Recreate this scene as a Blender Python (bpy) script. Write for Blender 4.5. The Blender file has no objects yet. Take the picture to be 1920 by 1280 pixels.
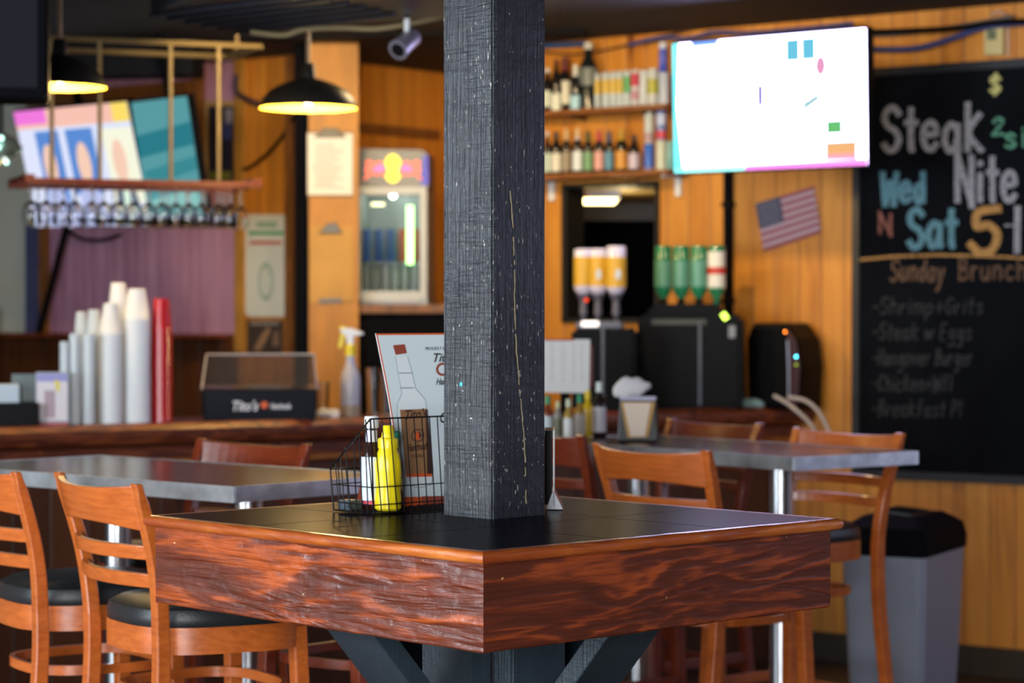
import bpy, bmesh, math, random
from mathutils import Vector, Matrix
random.seed(7)
S = bpy.context.scene
COL = S.collection
R = math.radians

# ---------------------------------------------------------------- camera, world, exposure, daylight
F = 4400.0; HOR = 591.0; TZ = 1.07; CZ = 1.463
PITCH = math.atan((640 - HOR) / F)
cd = bpy.data.cameras.new('camera'); cam = bpy.data.objects.new('camera', cd); COL.objects.link(cam)
cd.sensor_width = 36; cd.lens = F / 1920 * 36; cd.clip_start = .05; cd.clip_end = 100
cam.location = (0, 0, CZ); cam.rotation_euler = (R(90) - PITCH, 0, 0)
cd.dof.use_dof = True; cd.dof.focus_distance = 4.2; cd.dof.aperture_fstop = 4.2
S.camera = cam
w = bpy.data.worlds.new('sky'); S.world = w; w.use_nodes = True
w.node_tree.nodes['Background'].inputs[0].default_value = (.55, .7, 1, 1)
w.node_tree.nodes['Background'].inputs[1].default_value = .12
S.view_settings.view_transform = 'Standard'; S.view_settings.look = 'None'
S.view_settings.exposure = 0.55; S.view_settings.gamma = 1
S.cycles.max_bounces = 7; S.cycles.transparent_max_bounces = 12
S.cycles.use_denoising = True
S.cycles.sample_clamp_indirect = 6

def area(name, loc, target, sx, sy, e, col):
    l = bpy.data.lights.new(name, 'AREA'); l.shape = 'RECTANGLE'; l.size = sx; l.size_y = sy; l.energy = e; l.color = col
    o = bpy.data.objects.new(name, l); COL.objects.link(o); o.location = loc
    o.rotation_euler = (Vector(target) - Vector(loc)).to_track_quat('-Z', 'Y').to_euler(); return o
area('daylight_left_window', (-4.35, 2.6, 1.7), (0, 5.5, 1.2), 3.2, 1.9, 215, (.82, .91, 1))
area('daylight_rear_door', (-.9, -1.45, 1.45), (0, 6, 1.1), 1.7, 2.2, 225, (.95, .97, 1))
area('daylight_right_window', (5.6, 6.6, 1.9), (0.3, 5.2, 1.0), 2.2, 1.3, 25, (.66, .68, 1))
def point(name, loc, e, col, r=.05):
    l = bpy.data.lights.new(name, 'POINT'); l.energy = e; l.color = col; l.shadow_soft_size = r
    o = bpy.data.objects.new(name, l); COL.objects.link(o); o.location = loc; return o

# ---------------------------------------------------------------- picture geometry -> world points
def ray(px, py):
    x = (px - 960) / F; u = -(py - 640) / F; c, s = math.cos(PITCH), math.sin(PITCH)
    return Vector((x, c + s * u, -s + c * u))
def at(px, py, d):
    r = ray(px, py); return Vector((0, 0, CZ)) + r * (d / r.y)
def G(px, py, z=TZ):
    r = ray(px, py); return Vector((0, 0, CZ)) + r * ((z - CZ) / r.z)
class Plane:
    """vertical plane through P0; local x along it to the right, local y away from the room"""
    def __init__(s, p, deg): s.p = Vector((p[0], p[1], 0)); s.a = R(deg); s.u = Vector((math.cos(s.a), math.sin(s.a), 0)); s.n = Vector((-s.u.y, s.u.x, 0))
    def hit(s, px, py, off=0):
        r = ray(px, py); c = Vector((0, 0, CZ)); p = s.p - s.n * off
        return c + r * ((p - c).dot(s.n) / r.dot(s.n))
    def sz(s, px, py, off=0):
        h = s.hit(px, py, off); return ((h - s.p).dot(s.u), h.z)
    def w(s, a, off=0, z=0): v = s.p + s.u * a - s.n * off; return Vector((v.x, v.y, z))

# ---------------------------------------------------------------- materials
MC = {}
def mat(name, col, rough=.5, metal=0, emit=None, es=1, trans=0, coat=0, bump=0, bs=60, var=0, vs=8, alpha=1, stretch=(1, 1, 1), ior=1.45, spec=None):
    if name in MC: return MC[name]
    m = bpy.data.materials.new(name); m.use_nodes = True; nt = m.node_tree; b = nt.nodes['Principled BSDF']
    b.inputs['Base Color'].default_value = (*col, 1); b.inputs['Roughness'].default_value = rough
    b.inputs['Metallic'].default_value = metal; b.inputs['Transmission Weight'].default_value = trans
    b.inputs['Coat Weight'].default_value = coat; b.inputs['Coat Roughness'].default_value = .12; b.inputs['IOR'].default_value = ior
    b.inputs['Alpha'].default_value = alpha
    if spec is not None: b.inputs['Specular IOR Level'].default_value = spec
    if emit: b.inputs['Emission Color'].default_value = (*emit, 1); b.inputs['Emission Strength'].default_value = es
    if bump or var:
        tc = nt.nodes.new('ShaderNodeTexCoord'); mp = nt.nodes.new('ShaderNodeMapping'); mp.inputs['Scale'].default_value = stretch
        nt.links.new(tc.outputs['Object'], mp.inputs[0])
    if var:
        n = nt.nodes.new('ShaderNodeTexNoise'); n.inputs['Scale'].default_value = vs; n.inputs['Detail'].default_value = 5
        nt.links.new(mp.outputs[0], n.inputs['Vector'])
        cr = nt.nodes.new('ShaderNodeValToRGB'); cr.color_ramp.elements[0].position = .3; cr.color_ramp.elements[1].position = .7
        cr.color_ramp.elements[0].color = (*[c * (1 - var) for c in col], 1); cr.color_ramp.elements[1].color = (*[min(1, c * (1 + var)) for c in col], 1)
        nt.links.new(n.outputs[0], cr.inputs[0]); nt.links.new(cr.outputs[0], b.inputs['Base Color'])
    if bump:
        n = nt.nodes.new('ShaderNodeTexNoise'); n.inputs['Scale'].default_value = bs; n.inputs['Detail'].default_value = 4
        nt.links.new(mp.outputs[0], n.inputs['Vector'])
        bp = nt.nodes.new('ShaderNodeBump'); bp.inputs['Strength'].default_value = bump; bp.inputs['Distance'].default_value = .002
        nt.links.new(n.outputs[0], bp.inputs['Height']); nt.links.new(bp.outputs[0], b.inputs['Normal'])
    MC[name] = m; return m
class NT:
    """little helper to write node graphs"""
    def __init__(s, name):
        s.m = bpy.data.materials.new(name); s.m.use_nodes = True; s.t = s.m.node_tree; s.b = s.t.nodes['Principled BSDF']; MC[name] = s.m
    def n(s, typ, ins=None, **kw):
        x = s.t.nodes.new('ShaderNode' + typ)
        for k, v in kw.items(): setattr(x, k, v)
        for k, v in (ins or {}).items():
            if isinstance(v, bpy.types.NodeSocket): s.t.links.new(v, x.inputs[k])
            else: x.inputs[k].default_value = v
        return x
    def math(s, op, a, b=0.0, c=None):
        d = {0: a, 1: b}
        if c is not None: d[2] = c
        return s.n('Math', d, operation=op).outputs[0]
    def ramp(s, f, stops):
        x = s.n('ValToRGB', {0: f}); e = x.color_ramp.elements
        while len(e) < len(stops): e.new(.5)
        for el, (p, c) in zip(e, stops): el.position = p; el.color = (*c, 1) if len(c) == 3 else c
        return x.outputs[0]
    def obj(s, scale=(1, 1, 1), loc=(0, 0, 0)):
        tc = s.n('TexCoord'); return s.n('Mapping', {0: tc.outputs['Object'], 'Scale': scale, 'Location': loc}).outputs[0]
    def noise(s, v, sc, det=4, dist=0.0, rough=.5):
        return s.n('TexNoise', {'Vector': v, 'Scale': sc, 'Detail': det, 'Distortion': dist, 'Roughness': rough}).outputs[0]
    def bump(s, h, st, dist=.003, nrm=None):
        d = {'Height': h, 'Strength': st, 'Distance': dist}
        if nrm: d['Normal'] = nrm
        return s.n('Bump', d).outputs[0]
    def set(s, **kw):
        for k, v in kw.items():
            k = k.replace('_', ' ')
            if isinstance(v, bpy.types.NodeSocket): s.t.links.new(v, s.b.inputs[k])
            else: s.b.inputs[k].default_value = v
        return s.m

def planks(name, ca, cb, cc, pitch=.11, rough=.45, groove=.004, axis=0, streak=.8):
    t = NT(name); tc = t.n('TexCoord').outputs['Object']
    sep = t.n('SeparateXYZ', {0: tc}).outputs; x = sep[axis]
    q = t.math('DIVIDE', x, pitch); idx = t.math('FLOOR', q); fr = t.math('FRACT', q)
    edge = t.math('MINIMUM', fr, t.math('SUBTRACT', 1.0, fr))
    g = t.math('SMOOTH_MIN', t.math('DIVIDE', edge, groove / pitch), 1.0, .3)
    wn = t.n('TexWhiteNoise', {'W': idx}, noise_dimensions='1D').outputs[0]
    sc = (9, 9, .7) if axis == 0 else (.7, 9, 9)
    v = t.n('Mapping', {0: tc, 'Scale': sc}).outputs[0]
    v2 = t.n('VectorMath', {0: v, 1: t.n('CombineXYZ', {0: t.math('MULTIPLY', wn, 30.0), 2: t.math('MULTIPLY', wn, 17.0)}).outputs[0]}, operation='ADD').outputs[0]
    n1 = t.noise(v2, 1.3, 6, 1.6, .6); n2 = t.noise(v2, 7, 3, .5)
    f = t.math('ADD', t.math('MULTIPLY', n1, streak), t.math('ADD', t.math('MULTIPLY', n2, .25), t.math('MULTIPLY', wn, .16)))
    c = t.ramp(f, [(.33, cc), (.52, ca), (.85, cb)])
    # knots
    vk = t.n('Mapping', {0: v2, 'Scale': (.35, .35, .9)}).outputs[0]
    vo = t.n('TexVoronoi', {'Vector': vk, 'Scale': 1.6}).outputs[0]
    k = t.ramp(vo, [(.04, (.25, .12, .05)), (.13, (1, 1, 1))])
    c = t.n('Mix', {'Factor': 1.0, 6: c, 7: k}, data_type='RGBA', blend_type='MULTIPLY').outputs[2]
    gd = t.ramp(g, [(0, (.35, .25, .2)), (1, (1, 1, 1))])
    c = t.n('Mix', {'Factor': 1.0, 6: c, 7: gd}, data_type='RGBA', blend_type='MULTIPLY').outputs[2]
    h = t.math('ADD', t.math('MULTIPLY', g, 1.0), t.math('MULTIPLY', n2, .1))
    return t.set(Base_Color=c, Roughness=rough, Normal=t.bump(h, .6, .004))

pine = planks('pine_boards', (.56, .205, .022), (.72, .31, .045), (.28, .08, .010))
pine_dark = planks('pine_boards_lower', (.20, .09, .02), (.28, .14, .035), (.10, .04, .01))
bead = planks('beadboard_mauve', (.42, .20, .32), (.60, .34, .48), (.24, .10, .14), pitch=.075)
barwood = planks('bar_front_boards', (.075, .022, .006), (.12, .036, .010), (.035, .010, .004), pitch=.14)

def grain(name, dark, mid, light, rough=.22, bump=.5, coat=.6, zs=14, dist=5.0, chips=True, big=1.0, ringw=.30, wobw=1.3):
    """stained, varnished timber, grain along local x"""
    t = NT(name); tc = t.n('TexCoord').outputs['Object']
    v = t.n('Mapping', {0: tc, 'Scale': (.9, 2.0, 6.0)}).outputs[0]
    low = t.noise(v, 1.7 * big, 3, .6, .55)
    sep = t.n('SeparateXYZ', {0: tc}).outputs
    ph = t.math('ADD', t.math('MULTIPLY', low, dist * 6), t.math('MULTIPLY', t.math('ADD', sep[2], sep[1]), zs * 1.5))
    ring = t.math('ADD', t.math('MULTIPLY', t.math('SINE', t.math('MULTIPLY', ph, 2.6)), .5), .5)
    fine = t.noise(t.n('Mapping', {0: tc, 'Scale': (6, 60, 120)}).outputs[0], 1.0, 5, .5, .65)
    patch = t.noise(t.n('Mapping', {0: tc, 'Scale': (3.6, 8, 20)}).outputs[0], 1.0, 4, 1.0, .6)
    f = t.math('ADD', t.math('MULTIPLY', ring, ringw), t.math('ADD', t.math('MULTIPLY', patch, .56), t.math('MULTIPLY', fine, .40)))
    c = t.ramp(f, [(.38, dark), (.60, mid), (.76, light)])
    if chips:
        ch = t.noise(t.n('Mapping', {0: tc, 'Scale': (50, 60, 90)}).outputs[0], 1.0, 2, .3)
        cm = t.ramp(ch, [(.755, (0, 0, 0)), (.775, (1, 1, 1))])
        c = t.n('Mix', {'Factor': cm, 6: c, 7: (.62, .38, .16, 1)}, data_type='RGBA').outputs[2]
    w1 = t.noise(t.n('Mapping', {0: tc, 'Scale': (3.2, 14, 30)}).outputs[0], 1.0, 2, 1.2); w2 = t.noise(t.n('Mapping', {0: tc, 'Scale': (22, 22, 30)}).outputs[0], 1.0, 3, .5)
    wob = t.math('ADD', t.math('MULTIPLY', w1, 1.9), t.math('MULTIPLY', w2, .35))
    h = t.math('ADD', t.math('MULTIPLY', ring, .35), t.math('ADD', t.math('MULTIPLY', wob, wobw), t.math('MULTIPLY', fine, .40)))
    nb = t.bump(h, bump, .006)
    t.set(Base_Color=c, Roughness=t.math('ADD', t.math('MULTIPLY', fine, .25), rough - .08), Normal=nb)
    t.b.inputs['Coat Weight'].default_value = coat; t.b.inputs['Coat Roughness'].default_value = .16
    t.t.links.new(nb, t.b.inputs['Coat Normal'])
    return t.m
apron_a = grain('stained_apron_rough', (.075, .016, .007), (.135, .024, .008), (.40, .075, .012), rough=.34, bump=.85, coat=.35, dist=1.7, zs=12, ringw=.22)
apron_b = grain('stained_apron_smooth', (.070, .016, .007), (.115, .021, .007), (.34, .062, .011), rough=.34, bump=.22, coat=.3, big=1.2, dist=2.6, zs=26, ringw=.20, wobw=.4)
trimwood = grain('stained_nosing', (.26, .045, .009), (.42, .10, .015), (.62, .19, .03), rough=.3, bump=.35, coat=.6, dist=1.5, ringw=.15)
barnose = grain('bar_nosing_wood', (.05, .010, .004), (.12, .022, .007), (.20, .045, .012), rough=.42, bump=.10, coat=.1, chips=False)
chairwood = grain('chair_beech_stain', (.38, .080, .012), (.50, .115, .017), (.58, .150, .026), rough=.30, bump=.03, coat=.4, chips=False, ringw=.10, zs=5)
chairred = grain('chair_red_stain', (.17, .024, .007), (.22, .034, .009), (.27, .045, .012), rough=.30, bump=.03, coat=.4, chips=False, ringw=.10, zs=5)
shelfwood = mat('shelf_wood', (.26, .09, .02), .5, var=.3, vs=20, stretch=(1, 6, 6))
brownwood = mat('brown_trim_wood', (.20, .075, .018), .5, var=.35, vs=14, stretch=(4, 4, .6))
goldwood = mat('golden_trim_wood', (.42, .20, .035), .5, var=.25, vs=14, stretch=(6, 6, .6))
ply = mat('orange_plywood', (.46, .19, .02), .5, var=.16, vs=6, stretch=(3, 3, .6))

def blackpaint(name, base, hi, rough, worn=True):
    t = NT(name); tc = t.n('TexCoord').outputs['Object']
    fib = t.noise(t.n('Mapping', {0: tc, 'Scale': (170, 170, 5)}).outputs[0], 1.0, 4, .4, .6)
    saw = t.noise(t.n('Mapping', {0: tc, 'Scale': (14, 14, 190)}).outputs[0], 1.0, 2, .6)
    zz = t.n('SeparateXYZ', {0: tc}).outputs[2]
    sm = t.ramp(t.noise(t.n('Mapping', {0: tc, 'Scale': (2, 2, 1.6)}).outputs[0], 1.5, 2), [(.42, (.1,) * 3), (.62, (1,) * 3)])
    blot = t.noise(t.n('Mapping', {0: tc, 'Scale': (9, 9, 3)}).outputs[0], 1.0, 4)
    c = t.ramp(blot, [(.3, base), (.75, hi)])
    if worn:
        sp = t.noise(t.n('Mapping', {0: tc, 'Scale': (260, 260, 75)}).outputs[0], 1.0, 2, .2)
        reg = t.noise(t.n('Mapping', {0: tc, 'Scale': (8, 8, 4)}).outputs[0], 1.0, 2)
        s2 = t.math('ADD', sp, t.math('MULTIPLY', reg, .22))
        cm = t.ramp(s2, [(.825, (0, 0, 0)), (.85, (1, 1, 1))])
        c = t.n('Mix', {'Factor': cm, 6: c, 7: (.52, .50, .42, 1)}, data_type='RGBA').outputs[2]
    lump = t.noise(tc, 60, 3)
    side = t.math('LESS_THAN', t.n('SeparateXYZ', {0: tc}).outputs[0], -.06); fs = t.math('ADD', t.math('MULTIPLY', side, .75), .25)
    h = t.math('ADD', t.math('MULTIPLY', t.math('MULTIPLY', fib, fs), 1.3), t.math('ADD', t.math('MULTIPLY', t.math('MULTIPLY', t.math('MULTIPLY', saw, sm), side), .7), t.math('MULTIPLY', lump, .3)))
    return t.set(Base_Color=c, Roughness=rough, Normal=t.bump(h, .8, .004))
postpaint = blackpaint('black_painted_timber', (.011, .012, .017), (.026, .029, .037), .36)
bracepaint = blackpaint('slate_painted_timber', (.016, .028, .038), (.032, .050, .064), .42, False)

black = mat('black_plastic', (.003, .003, .004), .42, spec=.10)
blackm = mat('black_matt', (.003, .003, .005), .75, spec=.08)
blackglass = mat('black_gloss', (.008, .008, .010), .12)
wire = mat('black_wire', (.012, .012, .013), .3, metal=.5)
steel = mat('brushed_steel', (.72, .76, .80), .26, metal=1, bump=.15, bs=90, stretch=(1, 1, .1))
alu = mat('worn_aluminium_edge', (.56, .60, .62), .38, metal=.85, var=.25, vs=16, bump=.3, bs=30)
brass = mat('aged_brass_rod', (.17, .12, .05), .5, metal=.4)
white = mat('white_plastic', (.80, .82, .84), .4)
foam = mat('white_foam', (.84, .86, .86), .55)
clearp = mat('clear_plastic', (.86, .92, .94), .15, trans=.35, ior=1.3)
glass = mat('clear_glass', (.97, .98, 1), .03, trans=1, ior=1.45)
redcup = mat('red_plastic', (.50, .006, .012), .22, coat=.4)
paper = mat('white_paper', (.78, .76, .72), .7)
greyp = mat('grey_plastic', (.24, .26, .32), .5)
vinyl = mat('black_vinyl', (.014, .016, .018), .42, bump=.3, bs=200)
tabletop = mat('dark_red_laminate', (.045, .010, .007), .20, var=.5, vs=9, stretch=(1, 6, 1), ior=1.25)
slate = mat('black_tabletop', (.004, .004, .007), .26, bump=.10, bs=40, var=.3, vs=5, ior=1.05, spec=.28)
yellow = mat('mustard_yellow', (.88, .70, .01), .28)
yel2 = mat('yellow_sprayer', (.85, .66, .02), .4)
browngl = mat('brown_glass', (.035, .010, .006), .1)
orange = mat('orange_print', (.78, .12, .02), .5)
kraft = mat('kraft_print', (.34, .17, .07), .6)
darkpr = mat('dark_print', (.05, .02, .015), .6)
ink = mat('black_print', (.02, .02, .025), .6)
cardm = mat('pale_blue_card', (.78, .90, .92), .4)
copper = mat('copper_cap_print', (.36, .07, .035), .5)
greypr = mat('grey_print', (.30, .38, .42), .6)
pinkpr = mat('grey_pink_print', (.5, .45, .45), .6)

# ---------------------------------------------------------------- mesh builder
class MB:
    def __init__(s): s.bm = bmesh.new()
    def box(s, c, d, rot=None, bev=0):
        r = bmesh.ops.create_cube(s.bm, size=1); vs = r['verts']
        m = Matrix.Translation(c) @ (rot.to_4x4() if rot else Matrix()) @ Matrix.Diagonal((*d, 1))
        bmesh.ops.transform(s.bm, matrix=m, verts=vs)
        if bev:
            es = list({e for v in vs for e in v.link_edges}); bmesh.ops.bevel(s.bm, geom=es, offset=bev, segments=2, affect='EDGES', clamp_overlap=True)
        return s
    def quadbox(s, pts, z0, z1):
        """prism over a plan polygon"""
        a = [s.bm.verts.new((p[0], p[1], z0)) for p in pts]; b = [s.bm.verts.new((p[0], p[1], z1)) for p in pts]; n = len(pts)
        s.bm.faces.new(a[::-1]); s.bm.faces.new(b)
        for i in range(n): s.bm.faces.new((a[i], a[(i + 1) % n], b[(i + 1) % n], b[i]))
        return s
    def slab(s, pts, y0, y1):
        """polygon given in (x,z), thickness from y0 to y1"""
        a = [s.bm.verts.new((p[0], y0, p[1])) for p in pts]; b = [s.bm.verts.new((p[0], y1, p[1])) for p in pts]; n = len(pts)
        s.bm.faces.new(a); s.bm.faces.new(b[::-1])
        for i in range(n): s.bm.faces.new((a[(i + 1) % n], a[i], b[i], b[(i + 1) % n]))
        return s
    def lathe(s, prof, n=24, c=(0, 0, 0), m=None, cap=True):
        rings = []
        for r, z in prof:
            ring = []
            for i in range(n):
                a = 2 * math.pi * i / n; v = Vector((r * math.cos(a), r * math.sin(a), z))
                if m: v = m @ v
                ring.append(s.bm.verts.new(v + Vector(c)))
            rings.append(ring)
        for a, b in zip(rings, rings[1:]):
            for i in range(n): s.bm.faces.new((a[i], a[(i + 1) % n], b[(i + 1) % n], b[i]))
        if cap:
            if prof[0][0] > 1e-5: s.bm.faces.new(rings[0][::-1])
            if prof[-1][0] > 1e-5: s.bm.faces.new(rings[-1])
        return s
    def tube(s, pts, r, n=8, flat=1.0, closed=False):
        pts = [Vector(p) for p in pts]; N = len(pts); rings = []
        for i, p in enumerate(pts):
            if closed: t = pts[(i + 1) % N] - pts[i - 1]
            else: t = pts[min(i + 1, N - 1)] - pts[max(i - 1, 0)]
            t.normalize(); up = Vector((0, 0, 1)) if abs(t.z) < .95 else Vector((0, 1, 0))
            a = t.cross(up).normalized(); b = a.cross(t).normalized(); rr = r[i] if isinstance(r, (list, tuple)) else r
            rings.append([s.bm.verts.new(p + a * rr * math.cos(2 * math.pi * k / n) + b * rr * flat * math.sin(2 * math.pi * k / n)) for k in range(n)])
        rng = range(N if closed else N - 1)
        for i in rng:
            a, b = rings[i], rings[(i + 1) % N]
            for k in range(n): s.bm.faces.new((a[k], a[(k + 1) % n], b[(k + 1) % n], b[k]))
        if not closed: s.bm.faces.new(rings[0][::-1]); s.bm.faces.new(rings[-1])
        return s
    def strip(s, secs):
        """loft equal-length cross-sections (lists of points)"""
        rr = [[s.bm.verts.new(p) for p in sec] for sec in secs]; n = len(secs[0])
        for a, b in zip(rr, rr[1:]):
            for k in range(n): s.bm.faces.new((a[k], a[(k + 1) % n], b[(k + 1) % n], b[k]))
        s.bm.faces.new(rr[0][::-1]); s.bm.faces.new(rr[-1]); return s
    def build(s, name, m, parent=None, smooth=False, bevel=0, loc=None, rz=0, sub=0):
        bmesh.ops.recalc_face_normals(s.bm, faces=s.bm.faces)
        me = bpy.data.meshes.new(name); s.bm.to_mesh(me); s.bm.free()
        o = bpy.data.objects.new(name, me); COL.objects.link(o)
        for mm in (m if isinstance(m, list) else [m]): me.materials.append(mm)
        if parent: o.parent = parent
        if loc is not None: o.location = loc
        if rz: o.rotation_euler.z = rz
        if smooth:
            me.polygons.foreach_set('use_smooth', [True] * len(me.polygons))
            try: me.set_sharp_from_angle(angle=R(38))
            except Exception: pass
        if bevel:
            b = o.modifiers.new('bevel', 'BEVEL'); b.width = bevel; b.segments = 2; b.limit_method = 'ANGLE'; b.angle_limit = R(40)
        if sub:
            b = o.modifiers.new('sub', 'SUBSURF'); b.levels = sub; b.render_levels = sub
        return o
def tag(o, label, cat, group=None):
    o['label'] = label; o['category'] = cat
    if group: o['group'] = group
    return o
def thing(name, label, cat, loc, rz=0, group=None):
    o = bpy.data.objects.new(name, None); o.empty_display_size = .05; COL.objects.link(o); o.location = loc; o.rotation_euler.z = rz
    return tag(o, label, cat, group)
def struct(o): o['kind'] = 'structure'; return o
def kids(o): return [c for c in COL.objects if c.parent == o]
def dup(o, loc, rz=None, label=None, group=None, tree=None):
    tree = tree if tree is not None else [(c, kids(c)) for c in kids(o)]
    r = o.copy(); COL.objects.link(r); r.location = loc
    if rz is not None: r.rotation_euler.z = rz
    if label: r['label'] = label
    if group: r['group'] = group
    for c, gs in tree:
        k = c.copy(); COL.objects.link(k); k.parent = r
        for g in gs: h = g.copy(); COL.objects.link(h); h.parent = k
    return r
def textmesh(name, body, size, m, parent, M4, shear=0.0, depth=.0006, bold=0.0, width=None):
    cu = bpy.data.curves.new(name, 'FONT'); cu.body = body; cu.size = size; cu.shear = shear; cu.extrude = depth / 2; cu.offset = bold; cu.resolution_u = 3
    o = bpy.data.objects.new(name + '_src', cu); COL.objects.link(o)
    bpy.context.view_layer.update()
    me = bpy.data.meshes.new_from_object(o.evaluated_get(bpy.context.evaluated_depsgraph_get()))
    bpy.data.objects.remove(o); bpy.data.curves.remove(cu)
    if width:
        xs = [v.co.x for v in me.vertices]; k = width / (max(xs) - min(xs)); me.transform(Matrix.Diagonal((k, 1, 1, 1)))
    # stand upright facing -y
    me.transform(M4 @ Matrix.Rotation(R(90), 4, 'X')); me.materials.clear(); me.materials.append(m)
    q = bpy.data.objects.new(name, me); COL.objects.link(q); q.parent = parent; return q

# ================================================================ SETTING
WM = Plane((.155, 10.80), -36)         # wall with the shelves, screen and chalkboard
d0 = 11.32; WL = Plane((-1.06, d0), -36)        # wall behind the glass rack
WB = Plane((-1.06, d0), 50)            # wall behind the fridge
WZ = 2.715
def wallmesh(name, pl, s0, s1, z0, z1, m, th=.12, off=0, holes=()):
    mb = MB()
    cuts = sorted({z0, z1, *[h[1] for h in holes], *[h[3] for h in holes]})
    for a, b in zip(cuts, cuts[1:]):
        xs = [s0]
        for h in sorted(holes):
            if h[1] < (a + b) / 2 < h[3]: xs += [h[0], h[2]]
        xs.append(s1)
        for i in range(0, len(xs), 2): mb.box(((xs[i] + xs[i + 1]) / 2, th / 2 - off, (a + b) / 2), (xs[i + 1] - xs[i], th, b - a))
    return struct(mb.build(name, m, loc=(pl.p.x, pl.p.y, 0), rz=pl.a))
hx0, hz1 = WM.sz(1057, 346); hx1, hz0 = WM.sz(1237, 605)
sL = -.19
wallmesh('wall_right', WM, sL, 4.4, 0, 3.1, pine, holes=[(hx0, hz0, hx1, hz1)])
endB = WB.w(1.27)
wallmesh('wall_alcove', WB, 0, 1.30, 0, 3.1, pine)
p0 = WM.w(sL); ang = math.degrees(math.atan2(p0.y - endB.y, p0.x - endB.x)); WX = Plane((endB.x, endB.y), ang)
wallmesh('wall_alcove_return', WX, 0, (p0 - endB).length, 0, 3.1, pine)
sb0 = WL.sz(94, 500)[0]; sb1 = WL.sz(447, 500)[0]
wallmesh('wall_left', WL, sb1, 0, 0, 3.1, pine)
wallmesh('wall_left_mauve', WL, sb0, sb1, 1.2, 3.1, bead)
palepanel = mat('pale_panel_paint', (.50, .52, .46), .7, var=.08, vs=3)
wallmesh('wall_far_left', WL, -6.5, sb0, 1.2, 3.1, [palepanel])
wallmesh('wall_left_wainscot', WL, -6.5, sb1, 0, 1.37, barwood, th=.05, off=.05)
def trim(name, pl, px0, py0, px1, py1, m, th=.03, off=0):
    a, b = pl.sz(px0, (py0 + py1) / 2), pl.sz(px1, (py0 + py1) / 2); z0 = pl.sz((px0 + px1) / 2, py1)[1]; z1 = pl.sz((px0 + px1) / 2, py0)[1]
    mb = MB(); mb.box(((a[0] + b[0]) / 2, -th / 2 - off, (z0 + z1) / 2), (b[0] - a[0], th, z1 - z0), bev=.003)
    return struct(mb.build(name, m, loc=(pl.p.x, pl.p.y, 0), rz=pl.a))
trim('trim_1', WL, 446, 95, 463, 660, goldwood)
trim('trim_2', WL, 366, 128, 386, 345, brownwood)
bluep = mat('blue_painted_trim', (.06, .07, .16), .5)
trim('trim_3', WL, 57, 380, 80, 630, bluep, .04)
trim('trim_4', WL, 80, 400, 95, 630, brownwood, .03)
trim('trim_5', WL, 540, 95, 553, 660, brownwood, .03)
trim('trim_6', WL, 60, 165, 362, 190, brownwood, .05)
# floor, ceiling, outer shell of the room behind the camera
floorm = planks('dark_floor_boards', (.05, .022, .012), (.07, .034, .02), (.03, .014, .008), pitch=.13, rough=.4)
mb = MB(); mb.box((0, 4.75, -.05), (13, 17.5, .1)); struct(mb.build('floor', floorm))
ceilm = planks('ceiling_black_boards', (.006, .007, .011), (.009, .010, .016), (.004, .005, .008), pitch=.2, rough=.8)
mb = MB(); mb.box((0, 4.75, WZ + .05), (13, 17.5, .1)); struct(mb.build('ceiling', ceilm))
shell = mat('room_paint', (.10, .06, .035), .8)
def sidewall(name, cx, cy, sx, sy, hole):  # wall with one window gap: hole=(a0,a1,z0,z1) along its long axis
    mb = MB(); L = max(sx, sy); ax = 0 if sx > sy else 1; c0 = (cx, cy)[ax]; lo, hi = c0 - L / 2, c0 + L / 2
    for a0, a1, z0, z1 in ((lo, hole[0], 0, 3), (hole[1], hi, 0, 3), (hole[0], hole[1], 0, hole[2]), (hole[0], hole[1], hole[3], 3)):
        if a1 - a0 < .001 or z1 - z0 < .001: continue
        c = [cx, cy, (z0 + z1) / 2]; c[ax] = (a0 + a1) / 2; d = [sx, sy, z1 - z0]; d[ax] = a1 - a0; mb.box(c, d)
    return struct(mb.build(name, shell))
sidewall('wall_west', -4.5, 4.75, .1, 17.5, (.9, 4.3, .7, 2.68))
sidewall('wall_east', 6.45, 4.75, .1, 17.5, (5.2, 8.2, 1.0, 2.6))
sidewall('wall_south', 0, -1.65, 13, .1, (-1.8, 0, 0, 2.6))
sidewall('wall_north', 0, 13.45, 13, .1, (-.001, .001, 0, 3))

mb = MB(); mb.box((1.5, 0, .54), (3.0, .10, 1.08)); struct(mb.build('wall_shade_block', shell, loc=(-4.42, 5.15, 0), rz=R(15)))  # added unseen half wall, keeps window light off the lower right wall
# room seen through the service hatch
mb = MB(); za = WM.sz(1100, 345)[1]
mb.box((1.25, 12.9, 1.5), (2.9, .1, 3.0)); struct(mb.build('wall_kitchen', blackm))
tan = mat('kitchen_ceiling_tan', (.42, .30, .12), .6); kz = hz1 - .012
kc = [WM.w(sL + .12, -.13), WM.w(hx1 + .9, -.13), Vector((2.65, 12.84, 0)), Vector((-.12, 12.84, 0))]
mb = MB(); mb.quadbox([(p.x, p.y) for p in kc], kz, kz + .02); struct(mb.build('ceiling_kitchen', tan))
mb = MB(); mb.box((1.25, 12.2, kz - .05), (2.3, .1, .09)); struct(mb.build('beam_kitchen', mat('grey_beam', (.13, .13, .14), .6)))
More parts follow.
